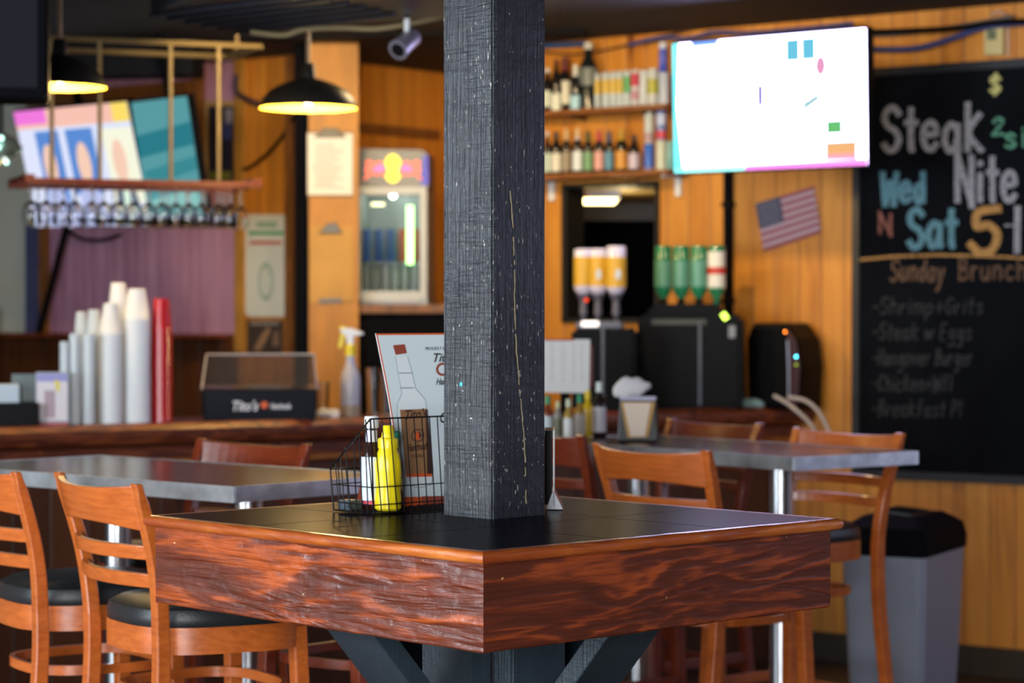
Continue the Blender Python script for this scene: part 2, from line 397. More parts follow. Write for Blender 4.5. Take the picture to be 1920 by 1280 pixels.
# hatch casing
mb = MB()
for a0, a1, z0, z1 in ((hx0 - .0, hx0 + .03, hz0, hz1), (hx1 - .015, hx1 + .0, hz0, hz1), (hx0, hx1, hz1 - .015, hz1), (hx0, hx1, hz0, hz0 + .02)):
    mb.box(((a0 + a1) / 2, .05, (z0 + z1) / 2), (a1 - a0, .14, z1 - z0))
struct(mb.build('window_1', mat('hatch_casing', (.010, .008, .006), .6), loc=(WM.p.x, WM.p.y, 0), rz=WM.a))
lampw = mat('warm_tube_glow', (1, .9, .6), .5, emit=(1, .80, .34), es=5)
kl = thing('ceiling_light', 'bright yellow fluorescent fixture glowing inside the service hatch', 'light', WM.w(hx0 - .11, -.36, kz - .046), 0)
MB().box((0, 0, .03), (.30, .14, .04), bev=.004).build('housing', white, kl); MB().box((0, 0, -.0), (.27, .11, .028), bev=.01).build('diffuser', lampw, kl)
point('hatch_light', WM.w(hx0 + .0, -.50, kz - .12), 1.6, (1, .78, .4))

# corrugated soffit overhead, beams
sof = mat('soffit_metal', (.022, .025, .036), .5, metal=.2)
q = [G(283, 26, 2.52), G(470, -60, 2.52), G(1000, -90, 2.52), G(1000, 22, 2.52), G(440, 58, 2.52)]
mb = MB(); mb.quadbox([(p.x, p.y) for p in q], 2.52, 2.60)
a, b = Vector((q[0].x, q[0].y, 2.515)), Vector((q[4].x, q[4].y, 2.515)); dr = Vector((.52, -.36, 0))
for i in range(6):
    p = a.lerp(b, i / 5); mb.tube([p + dr * .0, p + Vector((.62, -.52, 0))], .010, 6)
struct(mb.build('ceiling_soffit', sof))
beam = mat('black_beam', (.004, .005, .009), .7, spec=.15)
def beamat(name, p, q, wd, z0, z1):
    d = (q - p); mb = MB(); mb.box((d.length / 2, 0, (z0 + z1) / 2), (d.length, wd, z1 - z0), bev=.005)
    return struct(mb.build(name, beam, loc=(p.x, p.y, 0), rz=math.atan2(d.y, d.x)))
beamat('beam_1', at(-200, 100, 10.9), at(372, 100, 10.7), .2, 2.55, WZ)
beamat('beam_2', at(430, 50, 10.6), at(1100, 50, 10.35), .12, 2.70, WZ)
beamat('beam_3', at(1640, 20, 9.1), at(2100, 20, 8.6), .1, 2.74, WZ)
mb = MB(); mb.box((0, 0, WZ / 2 + .9), (.30, .3, WZ - 1.8))
bx = tag(MB().box((0, 0, 0), (.42, .3, .46), bev=.01).build('hanging_speaker', blackm, loc=at(-32, 55, 7.6)), 'black speaker box hanging from ceiling at the top left', 'speaker')
bx.rotation_euler.z = R(10); MB().box((0, 0, .36), (.03, .03, .30)).build('bracket', black, bx)
MB().box((0, -.152, 0), (.36, .01, .40), bev=.004).build('grille', mat('speaker_cloth', (.006, .006, .012), .9, bump=.6, bs=300), bx)

# black square posts
pc = WL.w(.02, .10); wd = .075
def post(name, label, c, wd, z1, rz, m):
    return tag(MB().box((0, 0, z1 / 2), (wd, wd, z1), bev=.004).build(name, m, loc=(c.x, c.y, 0), rz=rz), label, 'post')
c = at(567, 300, 10.95); post('timber_post', 'slim black post standing against orange boards left of the clipboard', c, .070, WZ, 0, blackm)

# ================================================================ NEAR TABLE AND POST
f_, l_, r_ = G(905, 1034), G(250, 966), G(1598, 972)
ux = (r_ - f_); TX = ux.length; uy = (l_ - f_); TY = uy.length
TA = math.atan2(ux.y, ux.x); TA = (TA + (math.atan2(uy.y, uy.x) - R(90))) / 2
U = Vector((math.cos(TA), math.sin(TA), 0)); V = Vector((-U.y, U.x, 0))
TC = f_ + U * TX / 2 + V * TY / 2; TC.z = 0
PS = .144
pfront = G(923, 972); PCW = pfront + (U + V) * PS / 2; PCW.z = 0
pl = (PCW - TC).dot(U), (PCW - TC).dot(V)
bp_ = MB(); bp_.box((0, 0, WZ / 2), (PS, PS, WZ - .002))
bmesh.ops.subdivide_edges(bp_.bm, edges=[e for e in bp_.bm.edges if abs(e.verts[0].co.z - e.verts[1].co.z) > 1], cuts=160)
ed = [e for e in bp_.bm.edges if abs(e.verts[0].co.x) > .07 and abs(e.verts[0].co.y) > .07 and abs(e.verts[0].co.z - e.verts[1].co.z) > .001]
bmesh.ops.bevel(bp_.bm, geom=ed, offset=.0035, segments=2, affect='EDGES')
for v in bp_.bm.verts:
    h = math.sin(v.co.z * 61) * .5 + math.sin(v.co.z * 23 + 1) * .7 + random.uniform(-.3, .3)
    v.co.x += h * .0006; v.co.y += h * .0005
po = tag(bp_.build('support_post', postpaint, loc=(PCW.x, PCW.y, 0), rz=TA), 'thick square black painted timber post rising through the middle of the table', 'post')
# long pale crack on the right face
mb = MB(); cr = []
for i in range(70):
    t = i / 69; z = 1.085 + t * .62; xx = .018 - .045 * t + .004 * math.sin(t * 9) + random.uniform(-.0010, .0010); cr.append((xx, z))
for (a, b) in zip(cr, cr[1:]):
    if random.random() < .18: continue
    wv = random.uniform(.0004, .0013)
    mb.slab([(a[0] - wv, a[1]), (a[0] + wv, a[1]), (b[0] + wv, b[1]), (b[0] - wv, b[1])], -.0005, .0004)
k = mb.build('crack', mat('bare_wood_crack', (.45, .36, .22), .7), po, loc=(0, -PS / 2 - .0007, 0)); k['label'] = 'long pale crack in the paint'
# paint chips on left face (fresh nicks), in post-local (y,z)
mb = MB()
for (yy, zz, ww, hh) in ((.012, 1.315, .004, .001), (-.012, 1.262, .006, .0016), (-.014, 1.448, .0012, .004), (.02, 1.36, .003, .001), (-.05, 1.6, .0012, .005), (.03, 1.72, .001, .006), (-.02, 1.19, .0015, .003)):
    mb.box((-PS / 2 - .0006, yy, zz), (.001, ww, hh))
mb.build('paint_chip', mat('chip_white', (.8, .8, .78), .5), po)
mb = MB(); mb.lathe([(.0, 0), (.0045, .0005), (.0, .001)], 10, m=Matrix.Rotation(R(-90), 3, 'Y'), c=(-PS / 2, .018, 1.328), cap=False)
kk = mb.build('paint_spot', mat('turquoise_spot', (.05, .45, .45), .5), po); kk['label'] = 'small turquoise paint spot'

t = thing('pub_table', 'dark red stained bar table built around the thick black post', 'table', TC, TA)
OH = .018
# top boards: 3 x 3 panels with narrow joints, leaving the square round the post open
def sub(rc, h):
    x0, y0, x1, y1 = rc; a0, b0, a1, b1 = h
    if a0 >= x1 or a1 <= x0 or b0 >= y1 or b1 <= y0: return [rc]
    out = []
    if a0 > x0: out.append((x0, y0, a0, y1))
    if a1 < x1: out.append((a1, y0, x1, y1))
    if b0 > y0: out.append((max(x0, a0), y0, min(x1, a1), b0))
    if b1 < y1: out.append((max(x0, a0), b1, min(x1, a1), y1))
    return out
hole = (pl[0] - PS / 2 - .001, pl[1] - PS / 2 - .001, pl[0] + PS / 2 + .001, pl[1] + PS / 2 + .001)
mb = MB(); g = .0018; n = 3; ix, iy = TX / 2 - .022, TY / 2 - .022
for i in range(n):
    for j in range(n):
        rc = (-ix + 2 * ix * i / n + g, -iy + 2 * iy * j / n + g, -ix + 2 * ix * (i + 1) / n - g, -iy + 2 * iy * (j + 1) / n - g)
        for (x0, y0, x1, y1) in sub(rc, hole): mb.box(((x0 + x1) / 2, (y0 + y1) / 2, TZ - .008), (x1 - x0, y1 - y0, .014))
mb.build('tabletop', slate, t)
mb = MB()
for (x0, y0, x1, y1) in sub((-ix, -iy, ix, iy), hole): mb.box(((x0 + x1) / 2, (y0 + y1) / 2, TZ - .024), (x1 - x0, y1 - y0, .016))
mb.build('underlay', blackm, t)
def nosing(L, name, m, parent, loc, rz, w_=.022, h=.022):
    """rounded edge strip, local x along, outside at -y, mitred"""
    prof = [(0, h * .02), (0, h), (-w_ * .55, h)] + [(-w_ * .55 - w_ * .45 * math.sin(R(a)), h / 2 + h / 2 * math.cos(R(a))) for a in range(20, 180, 20)] + [(-w_ * .55, 0)]
    secs = [[Vector((sx * (L / 2 + y * -1 * 1.0) , y, z)) for (y, z) in prof] for sx in (-1, 1)]
    mb = MB(); N = 40; ss = []
    for i in range(N + 1):
        f = i / N; wv = .0010 * math.sin(f * 37) + random.uniform(-.0004, .0004)
        ss.append([secs[0][k].lerp(secs[1][k], f) + Vector((0, -abs(wv) if 0 < i < N else 0, 0)) for k in range(len(prof))])
    mb.strip(ss); return mb.build(name, m, parent, smooth=True, loc=loc, rz=rz)
AH = .150
for (L, off, rz, m_) in ((TX, (0, -TY / 2), 0, apron_b), (TY, (TX / 2, 0), R(90), apron_b), (TX, (0, TY / 2), R(180), apron_a), (TY, (-TX / 2, 0), R(-90), apron_a)):
    nx, ny = math.sin(rz), -math.cos(rz); q_ = Vector((off[0] - nx * .022, off[1] - ny * .022, TZ - .023))
    nosing(L - .044, 'edge_trim', trimwood, t, q_, rz)
    Lx = L - 2 * OH; mb = MB(); N = 60; secs = []
    for i in range(N + 1):
        x = -Lx / 2 + Lx * i / N; inn = .036
        xo = x; xi = max(-Lx / 2 + inn, min(Lx / 2 - inn, x)) if i in (0, N) else max(-Lx / 2 + inn, min(Lx / 2 - inn, x))
        bz = -AH + (.0005 * math.sin(i * .5) if 0 < i < N else 0)
        secs.append([Vector((xo, 0, 0)), Vector((xo, 0, bz + .003)), Vector((xo, .003, bz)), Vector((xi, inn, bz)), Vector((xi, inn, 0))])
    mb.strip(secs); mb.build('apron', m_, t, loc=(off[0] - nx * OH, off[1] - ny * OH, TZ - .0235), rz=rz)
# cheek boards on the post and diagonal braces under each side
for rz in (0, R(90), R(180), R(-90)):
    nx, ny = math.sin(rz), -math.cos(rz); rot = Matrix.Rotation(rz, 3, 'Z'); half = TY / 2 if abs(ny) > .5 else TX / 2
    # distance from post face to inner side of the apron on this side
    reach = half - .06 - (pl[0] * nx + pl[1] * ny)
    mb = MB(); th = .056; pz = PS / 2 + .001
    mb.box((0, -pz - th / 2, .47), (.145, th, .94), bev=.004)
    mb.build('post_board', bracepaint, t, loc=(pl[0], pl[1], 0), rz=rz)
    y0 = -(pz + th); y1 = -reach; z1 = TZ - .045; z0 = z1 - (abs(y1) - abs(y0)) - .04
    mb = MB(); t_ = .042
    mb.strip([[Vector((sx * .070, y0 + .0, z0)), Vector((sx * .070, y0 + .0, z0 - t_ * 1.41)), Vector((sx * .070, y1 - .0, z1 - t_ * 1.41)), Vector((sx * .070, y1, z1))] for sx in (-1, 1)])
    mb.build('brace', bracepaint, t, bevel=.003, loc=(pl[0], pl[1], 0), rz=rz)

# ================================================================ CADDY with bottles and card (axes of the table)
N0 = G(701, 966); BL, BW, BH, BF = .32, .125, .190, .085
cadd = thing('wire_caddy', 'black wire condiment caddy on the near table left of the thick post', 'caddy', N0, TA)
def bpt(x, y, z):
    fl = 1 + .0 * z; return Vector((x - .012 * (z / BH) * (1 - x / BL) * 1.0, y + (.010 * z / BH if y > BW / 2 else -.004 * z / BH), z))
wr = .0013
def wires(name, lst, r=wr):
    mb = MB()
    for q_ in lst: mb.tube(q_, r, 6)
    return mb.build(name, wire, cadd, smooth=True)
nl = []
for i in range(17):
    x = BL * i / 16; nl.append([bpt(x, 0, .002), bpt(x - .012, 0, BH)])
for z in (.003, .020, .055): nl.append([bpt(0, 0, z), bpt(BL, 0, z)])
wires('back_panel', nl); wires('top_rim', [[bpt(0, 0, BH), bpt(BL, 0, BH)], [bpt(0, 0, BH), bpt(0, BW, BF)], [bpt(BL, 0, BH), bpt(BL, BW, BF)], [bpt(0, BW, BF), bpt(BL, BW, BF)], [bpt(0, 0, .002), bpt(0, 0, BH)], [bpt(0, BW, .002), bpt(0, BW, BF)]], .0019)
nl = []
for i in range(17):
    x = BL * i / 16; nl.append([bpt(x, BW, .002), bpt(x, BW, BF)])
for z in (.003, .055): nl.append([bpt(0, BW, z), bpt(BL, BW, z)])
wires('front_panel', nl)
for xx in (0, BL):
    nl = []
    for i in range(1, 7):
        y = BW * i / 7; nl.append([bpt(xx, y, .002), bpt(xx, y, BH + (BF - BH) * i / 7)])
    for z in (.003, .020, .055): nl.append([bpt(xx, 0, z), bpt(xx, BW, z)])
    wires('side_panel', nl)
nl = [[(BL * i / 16, 0, .003), (BL * i / 16, BW, .003)] for i in range(17)]
wires('base_grid', nl)
CP = Plane((N0 + V * .104).xy, math.degrees(TA))
def csz(px, py): s_, z = CP.sz(px, py); return (s_, z - TZ)
card = thing('menu_card', 'pale blue vodka advert card with orange border standing in the wire caddy', 'card', (CP.p.x, CP.p.y, TZ + .004), TA)
card.location.z = TZ + .004
def cpoly(name, pxs, m, lvl, par=card):
    pts = [csz(*p) for p in pxs]; pts = [(p[0], p[1] - .004) for p in pts]
    y = -.0008 - lvl * .0003
    return MB().slab(pts, y, y + .0002).build(name, m, par)
L_edge = [(704, 625), (709, 650), (716, 685), (723, 720), (730, 760), (736, 800), (740, 850), (743, 900), (745, 958)]
edge = [csz(*p) for p in L_edge]; edge = [(p[0], max(p[1] - .004, .0)) for p in edge]
xr = .305; mb = MB(); mb.slab(edge + [(xr, edge[-1][1]), (xr, edge[0][1])], -.0008, .0008)
mb.build('board', cardm, card)
mb = MB()
for a, b in zip(edge, edge[1:]): mb.slab([(a[0], a[1]), (b[0], b[1]), (b[0] + .0035, b[1]), (a[0] + .0035, a[1])], -.0012, -.0009)
mb.slab([(edge[0][0], edge[0][1]), (edge[0][0], edge[0][1] - .0035), (xr, edge[0][1] - .0035), (xr, edge[0][1])], -.0012, -.0009)
mb.build('border', orange, card)
cpoly('orange_band', [(743, 931), (790, 931), (790, 952), (745, 952)], orange, 1)
cpoly('brown_band', [(790, 930), (835, 929), (835, 950), (790, 951)], copper, 1)
bot = [(740, 668), (745, 700), (750, 725), (752, 738), (744, 755), (743, 775), (750, 830), (756, 880), (760, 908), (785, 914), (808, 908), (811, 880), (806, 820), (800, 770), (796, 748), (778, 728), (772, 700), (763, 668)]
cpoly('bottle_picture', bot, mat('pale_print', (.86, .94, .95), .4), 1)
mb = MB(); bb = [csz(*p) for p in bot]
for a, b in zip(bb, bb[1:]):
    A, B = Vector((a[0], 0, a[1] - .004)), Vector((b[0], 0, b[1] - .004)); d = (B - A).normalized(); nn = Vector((-d.z, 0, d.x)) * .0007
    mb.slab([((A + nn).x, (A + nn).z), ((A - nn).x, (A - nn).z), ((B - nn).x, (B - nn).z), ((B + nn).x, (B + nn).z)], -.0020, -.0018)
for y_ in (698, 726): mb.slab([(csz(746 if y_ < 710 else 751, y_)[0], csz(750, y_)[1] - .004), (csz(771 if y_ < 710 else 777, y_)[0], csz(771, y_)[1] - .004), (csz(772, y_)[0], csz(771, y_ + 2)[1] - .004), (csz(747, y_)[0], csz(750, y_ + 2)[1] - .004)], -.0020, -.0018)
mb.build('bottle_outline', greypr, card)
cpoly('bottle_cap_picture', [(736, 647), (758, 645), (762, 662), (741, 665)], copper, 3)
cpoly('bottle_label_picture', [(749, 768), (800, 766), (809, 888), (760, 888)], kraft, 3)
cpoly('bottle_label_shade', [(797, 766), (801, 768), (811, 888), (800, 888)], darkpr, 4)
cpoly('label_stripe', [(760, 888), (809, 886), (809, 893), (761, 894)], orange, 4)
def ring_at(name, px, py, r0, r1, m, lvl):
    mb = MB(); c_ = csz(px, py); y = -.0008 - lvl * .0003; N = 20
    for i in range(N):
        a, b = 2 * math.pi * i / N, 2 * math.pi * (i + 1) / N
        mb.slab([(c_[0] + r * math.cos(q_) * 1.3, c_[1] - .004 + r * math.sin(q_)) for r, q_ in ((r0, a), (r1, a), (r1, b), (r0, b))], y, y + .0002)
    mb.build(name, m, card)
ring_at('seal_ring', 782, 816, .0115, .0135, darkpr, 5); ring_at('seal_disc', 782, 816, .0001, .0075, darkpr, 5)
ring_at('emblem_ring', 829, 692, .009, .014, copper, 2)
cpoly('seal_figure', [(776, 824), (779, 808), (784, 812), (785, 824)], orange, 7)
def ctext(name, body, px, py, size, m, lvl=5, shear=.3, width=None, rot=0, bold=0.0):
    s_, z = csz(px, py)
    return textmesh(name, body, size, m, card, Matrix.Translation((s_, -.0008 - lvl * .0003, z - .004)) @ Matrix.Rotation(rot, 4, 'Y'), shear, .0003, width=width, bold=bold)
ctext('label_lettering', "Tito's", 756, 786, .026, darkpr, width=.058, rot=R(-3), bold=.0004)
ctext('label_lettering', 'Handmade', 762, 846, .021, darkpr, width=.058, rot=R(-3), bold=.0003)
ctext('label_lettering', 'VODKA', 771, 858, .010, darkpr, shear=0, width=.034)
ctext('card_lettering', 'PROUDLY SERVING', 796, 656, .009, ink, shear=0, width=.085)
ctext('card_lettering', "Tito's", 808, 678, .025, ink, width=.068, bold=.0004)
ctext('card_lettering', 'Handmade', 816, 721, .019, ink, width=.07, bold=.0003)
ctext('card_lettering', 'Cosmo', 822, 792, .030, ink, width=.07, bold=.0006)

def on_caddy(x, y): v = N0 + U * x + V * y; return Vector((v.x, v.y, TZ + .0045))
# mustard
o = thing('mustard_bottle', 'yellow squeeze mustard bottle in the wire caddy', 'bottle', on_caddy(.067, .036), TA + R(-10))
mb = MB(); mb.lathe([(.022, 0), (.0265, .004), (.027, .02), (.0245, .045), (.0255, .075), (.0265, .092), (.0225, .112), (.019, .121), (.018, .126)], 28)
mb.build('bottle', yellow, o, smooth=True)
MB().lathe([(.0205, .124), (.0205, .140), (.0195, .143), (.0135, .145), (.0105, .1675), (.009, .169)], 20).build('cap', yellow, o, smooth=True)
mb = MB()
for i in range(3): mb.box((.0155 + .0025 * i, -.0215 + i * .0012, .07 - .003 * i), (.0006, .0006, .05))
mb.build('label_print', mat('dark_yellow_print', (.30, .24, .02), .5), o)
textmesh('date_print', 'B 27', .009, ink, o, Matrix.Translation((.002, -.0268, .012)), 0, .0004)
# steak sauce style bottle: brown glass, white cap, white label
o = thing('sauce_bottle', 'dark sauce bottle with white cap and white label behind the mustard', 'bottle', on_caddy(.062, .081), TA)
MB().lathe([(.019, 0), (.0205, .004), (.0205, .10), (.018, .118), (.0115, .132), (.0105, .165)], 24).build('bottle', browngl, o, smooth=True)
MB().lathe([(.0125, .162), (.0145, .164), (.0145, .184), (.013, .186)], 24).build('cap', white, o, smooth=True)
MB().lathe([(.0208, .018), (.0208, .105)], 24, cap=False).build('label', mat('bluewhite_label', (.70, .76, .88), .5), o, smooth=True)
MB().lathe([(.0210, .010), (.0210, .017)], 24, cap=False).build('label_stripe', mat('pink_stripe', (.75, .08, .12), .5), o, smooth=True)
MB().lathe([(.0118, .135), (.0113, .158)], 24, cap=False).build('neck_label', mat('neck_white', (.7, .7, .8), .5), o, smooth=True)
# small dark dish in the low end
o = tag(MB().box((0, 0, .010), (.036, .040, .019), bev=.004).build('sweetener_tray', mat('slate_plastic', (.05, .07, .09), .4), loc=on_caddy(.021, .100), rz=TA), 'small dark plastic tray in the low end of the wire caddy', 'tray')
# green topped bottle just behind
o = thing('hot_sauce_bottle', 'small bottle with green cap standing behind the mustard bottle', 'bottle', on_caddy(.117, .070), TA)
MB().lathe([(.014, 0), (.015, .003), (.015, .09), (.007, .115), (.006, .13)], 20).build('bottle', mat('amber_sauce', (.30, .06, .01), .15), o, smooth=True)
MB().lathe([(.0095, .125), (.0095, .152), (.006, .155)], 18).build('cap', mat('green_cap', (.01, .22, .12), .35), o, smooth=True)
# acrylic tent right of the post
tp = G(1037, 950)
o = thing('menu_stand', 'black and clear upright menu stand showing its edge right of the post', 'menu stand', tp, math.atan2(tp.y, tp.x) - R(90) + R(90))
MB().box((0, .0095, .085), (.14, .015, .150)).build('insert', black, o)
MB().box((0, -.0015, .085), (.145, .003, .152)).build('sleeve', mat('acrylic_edge', (.34, .35, .38), .2), o)
mb = MB(); mb.strip([[Vector((sx, -.003, .035)), Vector((sx, -.020, .001)), Vector((sx, .014, .001)), Vector((sx, .0015, .035))] for sx in (-.0725, .0725)])
mb.build('foot', mat('acrylic_foot', (.50, .53, .58), .15), o)

# ================================================================ STOOLS
def smoothpts(keys, n):
    """Catmull-Rom through (z,y) keys"""
    out = []
    K = [keys[0]] + list(keys) + [keys[-1]]
    for i in range(1, len(K) - 2):
        for j in range(n):
            t_ = j / n; p0_, p1_, p2_, p3_ = K[i - 1], K[i], K[i + 1], K[i + 2]
            out.append(tuple(.5 * (2 * b + (c - a) * t_ + (2 * a - 5 * b + 4 * c - d) * t_ ** 2 + (3 * b - a - 3 * c + d) * t_ ** 3) for a, b, c, d in zip(p0_, p1_, p2_, p3_)))
    out.append(tuple(keys[-1])); return out
CT = 1.115
def make_stool(name, label, m, group=None):
    t = thing(name, label, 'stool', (0, 0, 0), 0, group)
    keys = [(0, -.065), (.35, -.032), (.62, .0), (.80, .004), (.95, -.014), (CT, -.062)]
    prof = smoothpts(keys, 6); hw = .19
    for sx in (-1, 1):
        secs = []
        for z, y in prof:
            dp = .0125 + .004 * math.sin(min(1, z / CT) * math.pi); tk = .0165
            if z > CT - .02: dp *= .72
            fl = sx * (hw + .026 * max(0, (z - .8)) / .3 + .006 * max(0, .6 - z) / .6)
            secs.append([Vector((fl - tk, y - dp, z)), Vector((fl + tk, y - dp, z)), Vector((fl + tk, y + dp, z)), Vector((fl - tk, y + dp, z))])
        MB().strip(secs).build('back_leg', m, t, bevel=.004)
    def rail(name, zc, h, yb, bow, th=.018, crest=False):
        secs = []; N = 14; wdt = hw + .026 * (zc - .8) / .3 - .004
        for i in range(N + 1):
            f = -1 + 2 * i / N; x = wdt * f; y = yb - bow * (1 - f * f); hh = h / 2
            top = zc + hh - (.010 * (1 - f * f) if crest else 0); bt = zc - hh + (.012 * (1 - f * f) if crest else 0)
            lean = .022 if crest else .005
            secs.append([Vector((x, y - th / 2 + lean * 0, bt)), Vector((x, y + th / 2, bt)), Vector((x, y + th / 2 - lean, top)), Vector((x, y - th / 2 - lean, top))])
        MB().strip(secs).build(name, m, t, bevel=.003)
    rail('crest_rail', CT - .052, .095, -.038, .045, .02, True)
    rail('back_slat', .968, .030, -.018, .048)
    rail('back_slat', .908, .030, -.006, .042)
    # bent seat frame and upholstered pad
    def seatloop(sc, n=36):
        pts = []
        for i in range(n):
            a = 2 * math.pi * i / n; c_, s_ = math.cos(a), math.sin(a); e = 2 / 3.0
            x = math.copysign(abs(c_) ** e, c_) * .200 * sc; y = math.copysign(abs(s_) ** e, s_) * .195 * sc
            pts.append((x * (1 + .10 * y / .2), y + .185))
        return pts
    def ringmesh(z0, z1, so, si, name, m_):
        mb = MB(); o_ = seatloop(so); i_ = seatloop(si); n = len(o_)
        R_ = [[mb.bm.verts.new((p[0], p[1], z)) for p in q_] for q_, z in ((o_, z0), (o_, z1), (i_, z1), (i_, z0))]
        for a, b in zip(R_, R_[1:] + R_[:1]):
            for k in range(n): mb.bm.faces.new((a[k], a[(k + 1) % n], b[(k + 1) % n], b[k]))
        return mb.build(name, m_, t, smooth=True)
    ringmesh(.745, .802, 1.0, .90, 'seat_frame', m)
    mb = MB(); rings = []
    for sc, z in ((.93, .790), (.99, .803), (1.0, .822), (.97, .838), (.85, .850), (.5, .857), (.05, .858)):
        rings.append([mb.bm.verts.new((p[0], p[1], z)) for p in seatloop(sc)])
    for a, b in zip(rings, rings[1:]):
        for k in range(36): mb.bm.faces.new((a[k], a[(k + 1) % 36], b[(k + 1) % 36], b[k]))
    mb.bm.faces.new(rings[0][::-1]); mb.bm.faces.new(rings[-1])
    mb.build('seat', vinyl, t, smooth=True)
    ringmesh(.640, .662, .86, .80, 'bentwood_hoop', m)
    for sx in (-1, 1):
        MB().strip([[Vector((sx * (.165 + f) + a, .335 + g_ + b, z)) for a, b in ((-.017, -.017), (.017, -.017), (.017, .017), (-.017, .017))] for z, f, g_ in ((0, .03, .035), (.4, .012, .014), (.79, 0, 0))]).build('front_leg', m, t, bevel=.004)
        MB().box((sx * .193, .15, .36), (.018, .36, .03), bev=.004).build('side_stretcher', m, t)
    MB().box((0, .348, .25), (.34, .02, .04), bev=.004).build('foot_rail', m, t)
    MB().box((0, -.03, .33), (.37, .02, .03), bev=.004).build('rear_stretcher', m, t)
    return t
st_or = make_stool('bar_stool', '', chairwood); st_rd = make_stool('bar_stool', '', chairred)
tree_or = [(c, []) for c in kids(st_or)]; tree_rd = [(c, []) for c in kids(st_rd)]
used = {}
def stool(pa, pb, label, kind='or', group=None, za=1.10):
    """pa, pb: picture positions of the left and right back-post tops as seen from behind the chair"""
    A, B = [G(p[0], p[1], CT) if len(p) == 2 else at(p[0], 800, p[2]) for p in (pa, pb)]
    A.z = B.z = 0; d = (B - A).normalized(); fwd = Vector((-d.y, d.x, 0)); c_ = (A + B) / 2 + fwd * .062
    proto, tr = (st_or, tree_or) if kind == 'or' else (st_rd, tree_rd); rz = math.atan2(d.y, d.x)
    if kind not in used:
        used[kind] = 1; proto.location = c_; proto.rotation_euler.z = rz; proto['label'] = label
        if group: proto['group'] = group
        return proto
    return dup(proto, c_, rz, label, group, tr)
# (left, right) seen from behind: fwd is 90 deg left of A->B
def stoolxy(px, d, ang, label, kind='or', group=None):
    """ang: facing direction in degrees (plan)"""
    c_ = at(px, 800, d); c_.z = 0; fwd = Vector((math.cos(R(ang)), math.sin(R(ang)), 0)); rz = R(ang - 90)
    proto, tr = (st_or, tree_or) if kind == 'or' else (st_rd, tree_rd); c_ = c_ + fwd * .062
    if kind not in used:
        used[kind] = 1; proto.location = c_; proto.rotation_euler.z = rz; proto['label'] = label; return proto
    return dup(proto, c_, rz, label, group, tr)
K = F / 4267 * 1.0
stoolxy(180, 5.03, 32, 'orange-brown ladder-back bar stool left of the stained table, seat partly behind it')
stoolxy(-30, 5.41, 31, 'orange-brown ladder-back bar stool cut off by the left edge of the picture')
stoolxy(1219, 6.22, 38, 'orange-brown ladder-back bar stool right of the post, back toward the camera')
stoolxy(1004, 7.0, 37, 'dark red bar stool mostly hidden behind the thick post', 'rd')
stoolxy(1590, 7.12, 217, 'bar stool at far side of right metal-edged table, before the bin', 'or')
stoolxy(1340, 7.75, 217, 'red-brown bar stool across the right table, crest seen below the bar machines', 'rd')
stoolxy(475, 6.50, 228, 'dark red bar stool across the left metal-edged table', 'rd')
stoolxy(820, 5.45, 138, 'red bar stool behind the wire caddy, only its lower legs in view', 'rd')

# ================================================================ PEDESTAL TABLES
def ped_table(label, corner, a_long, L, W, colpos, rz=0):
    """corner = nearest corner; long side runs along a_long (deg), short side 90 deg clockwise of it"""
    lo = Vector((math.cos(R(a_long)), math.sin(R(a_long)), 0)); sh = Vector((lo.y, -lo.x, 0))
    c_ = corner + lo * L / 2 + sh * W / 2; c_.z = 0
    t = thing('pedestal_table', label, 'table', c_, R(a_long))
    MB().box((0, 0, TZ - .017), (L - .012, W - .012, .034)).build('tabletop', tabletop, t)
    mb = MB(); e = .006; h = .038
    for cx, cy, sx, sy in ((0, W / 2 - e / 2, L, e), (0, -W / 2 + e / 2, L, e), (L / 2 - e / 2, 0, e, W - 2 * e), (-L / 2 + e / 2, 0, e, W - 2 * e)): mb.box((cx, cy, TZ - h / 2 + .0012), (sx, sy, h), bev=.0012)
    mb.build('edge_band', alu, t)
    for a in colpos:
        MB().lathe([(.035, .03), (.035, TZ - .045)], 28, c=(-L / 2 + a, 0, 0)).build('column', steel, t, smooth=True)
        MB().box((-L / 2 + a, 0, TZ - .0395), (.2, .2, .008)).build('mounting_plate', black, t)
        mb = MB(); mb.box((-L / 2 + a, 0, .016), (.08, .5, .028), bev=.01); mb.build('foot', black, t)
    return t
cl = G(437, 913); ped_table('metal-edged high table on the left beyond the two orange stools', cl, 138, 1.2, .56, (.26, .77))
cr_ = G(1487, 858); ped_table('metal-edged high table on the right with sauces on its far end', cr_, 127, 1.2, .50, (.31, .96))

# ================================================================ BAR
ba = G(0, 806); bb_ = G(1530, 764); bd = (bb_ - ba).normalized(); BA = math.atan2(bd.y, bd.x); bn = Vector((-bd.y, bd.x, 0))
bs = ba - bd * 1.6; BLn = (bb_ - bs).length
bar = thing('bar_counter', 'long dark red wooden bar counter with rounded nosing across the room', 'bar', (bs.x, bs.y, 0), BA)
MB().quadbox([(0, .05), (BLn - .10, .05), (BLn - .42, .60), (0, .60)], TZ - .045, TZ).build('worktop', mat('bar_top_gloss', (.07, .018, .007), .2, var=.4, vs=7, stretch=(1, 6, 1), coat=.4), bar)
prof = [(.06, TZ - .07), (.06, TZ + .004), (.035, TZ + .010), (.005, TZ + .006), (-.018, TZ - .012), (-.022, TZ - .035), (-.010, TZ - .060), (.02, TZ - .072)]
MB().strip([[Vector((x, y, z)) for y, z in prof] for x in (0, BLn * .33, BLn * .66, BLn - .03)]).build('nosing', barnose, bar, smooth=True)
MB().box((BLn / 2, .085, TZ - .10), (BLn - .1, .04, .055), bev=.006).build('fascia', barnose, bar)
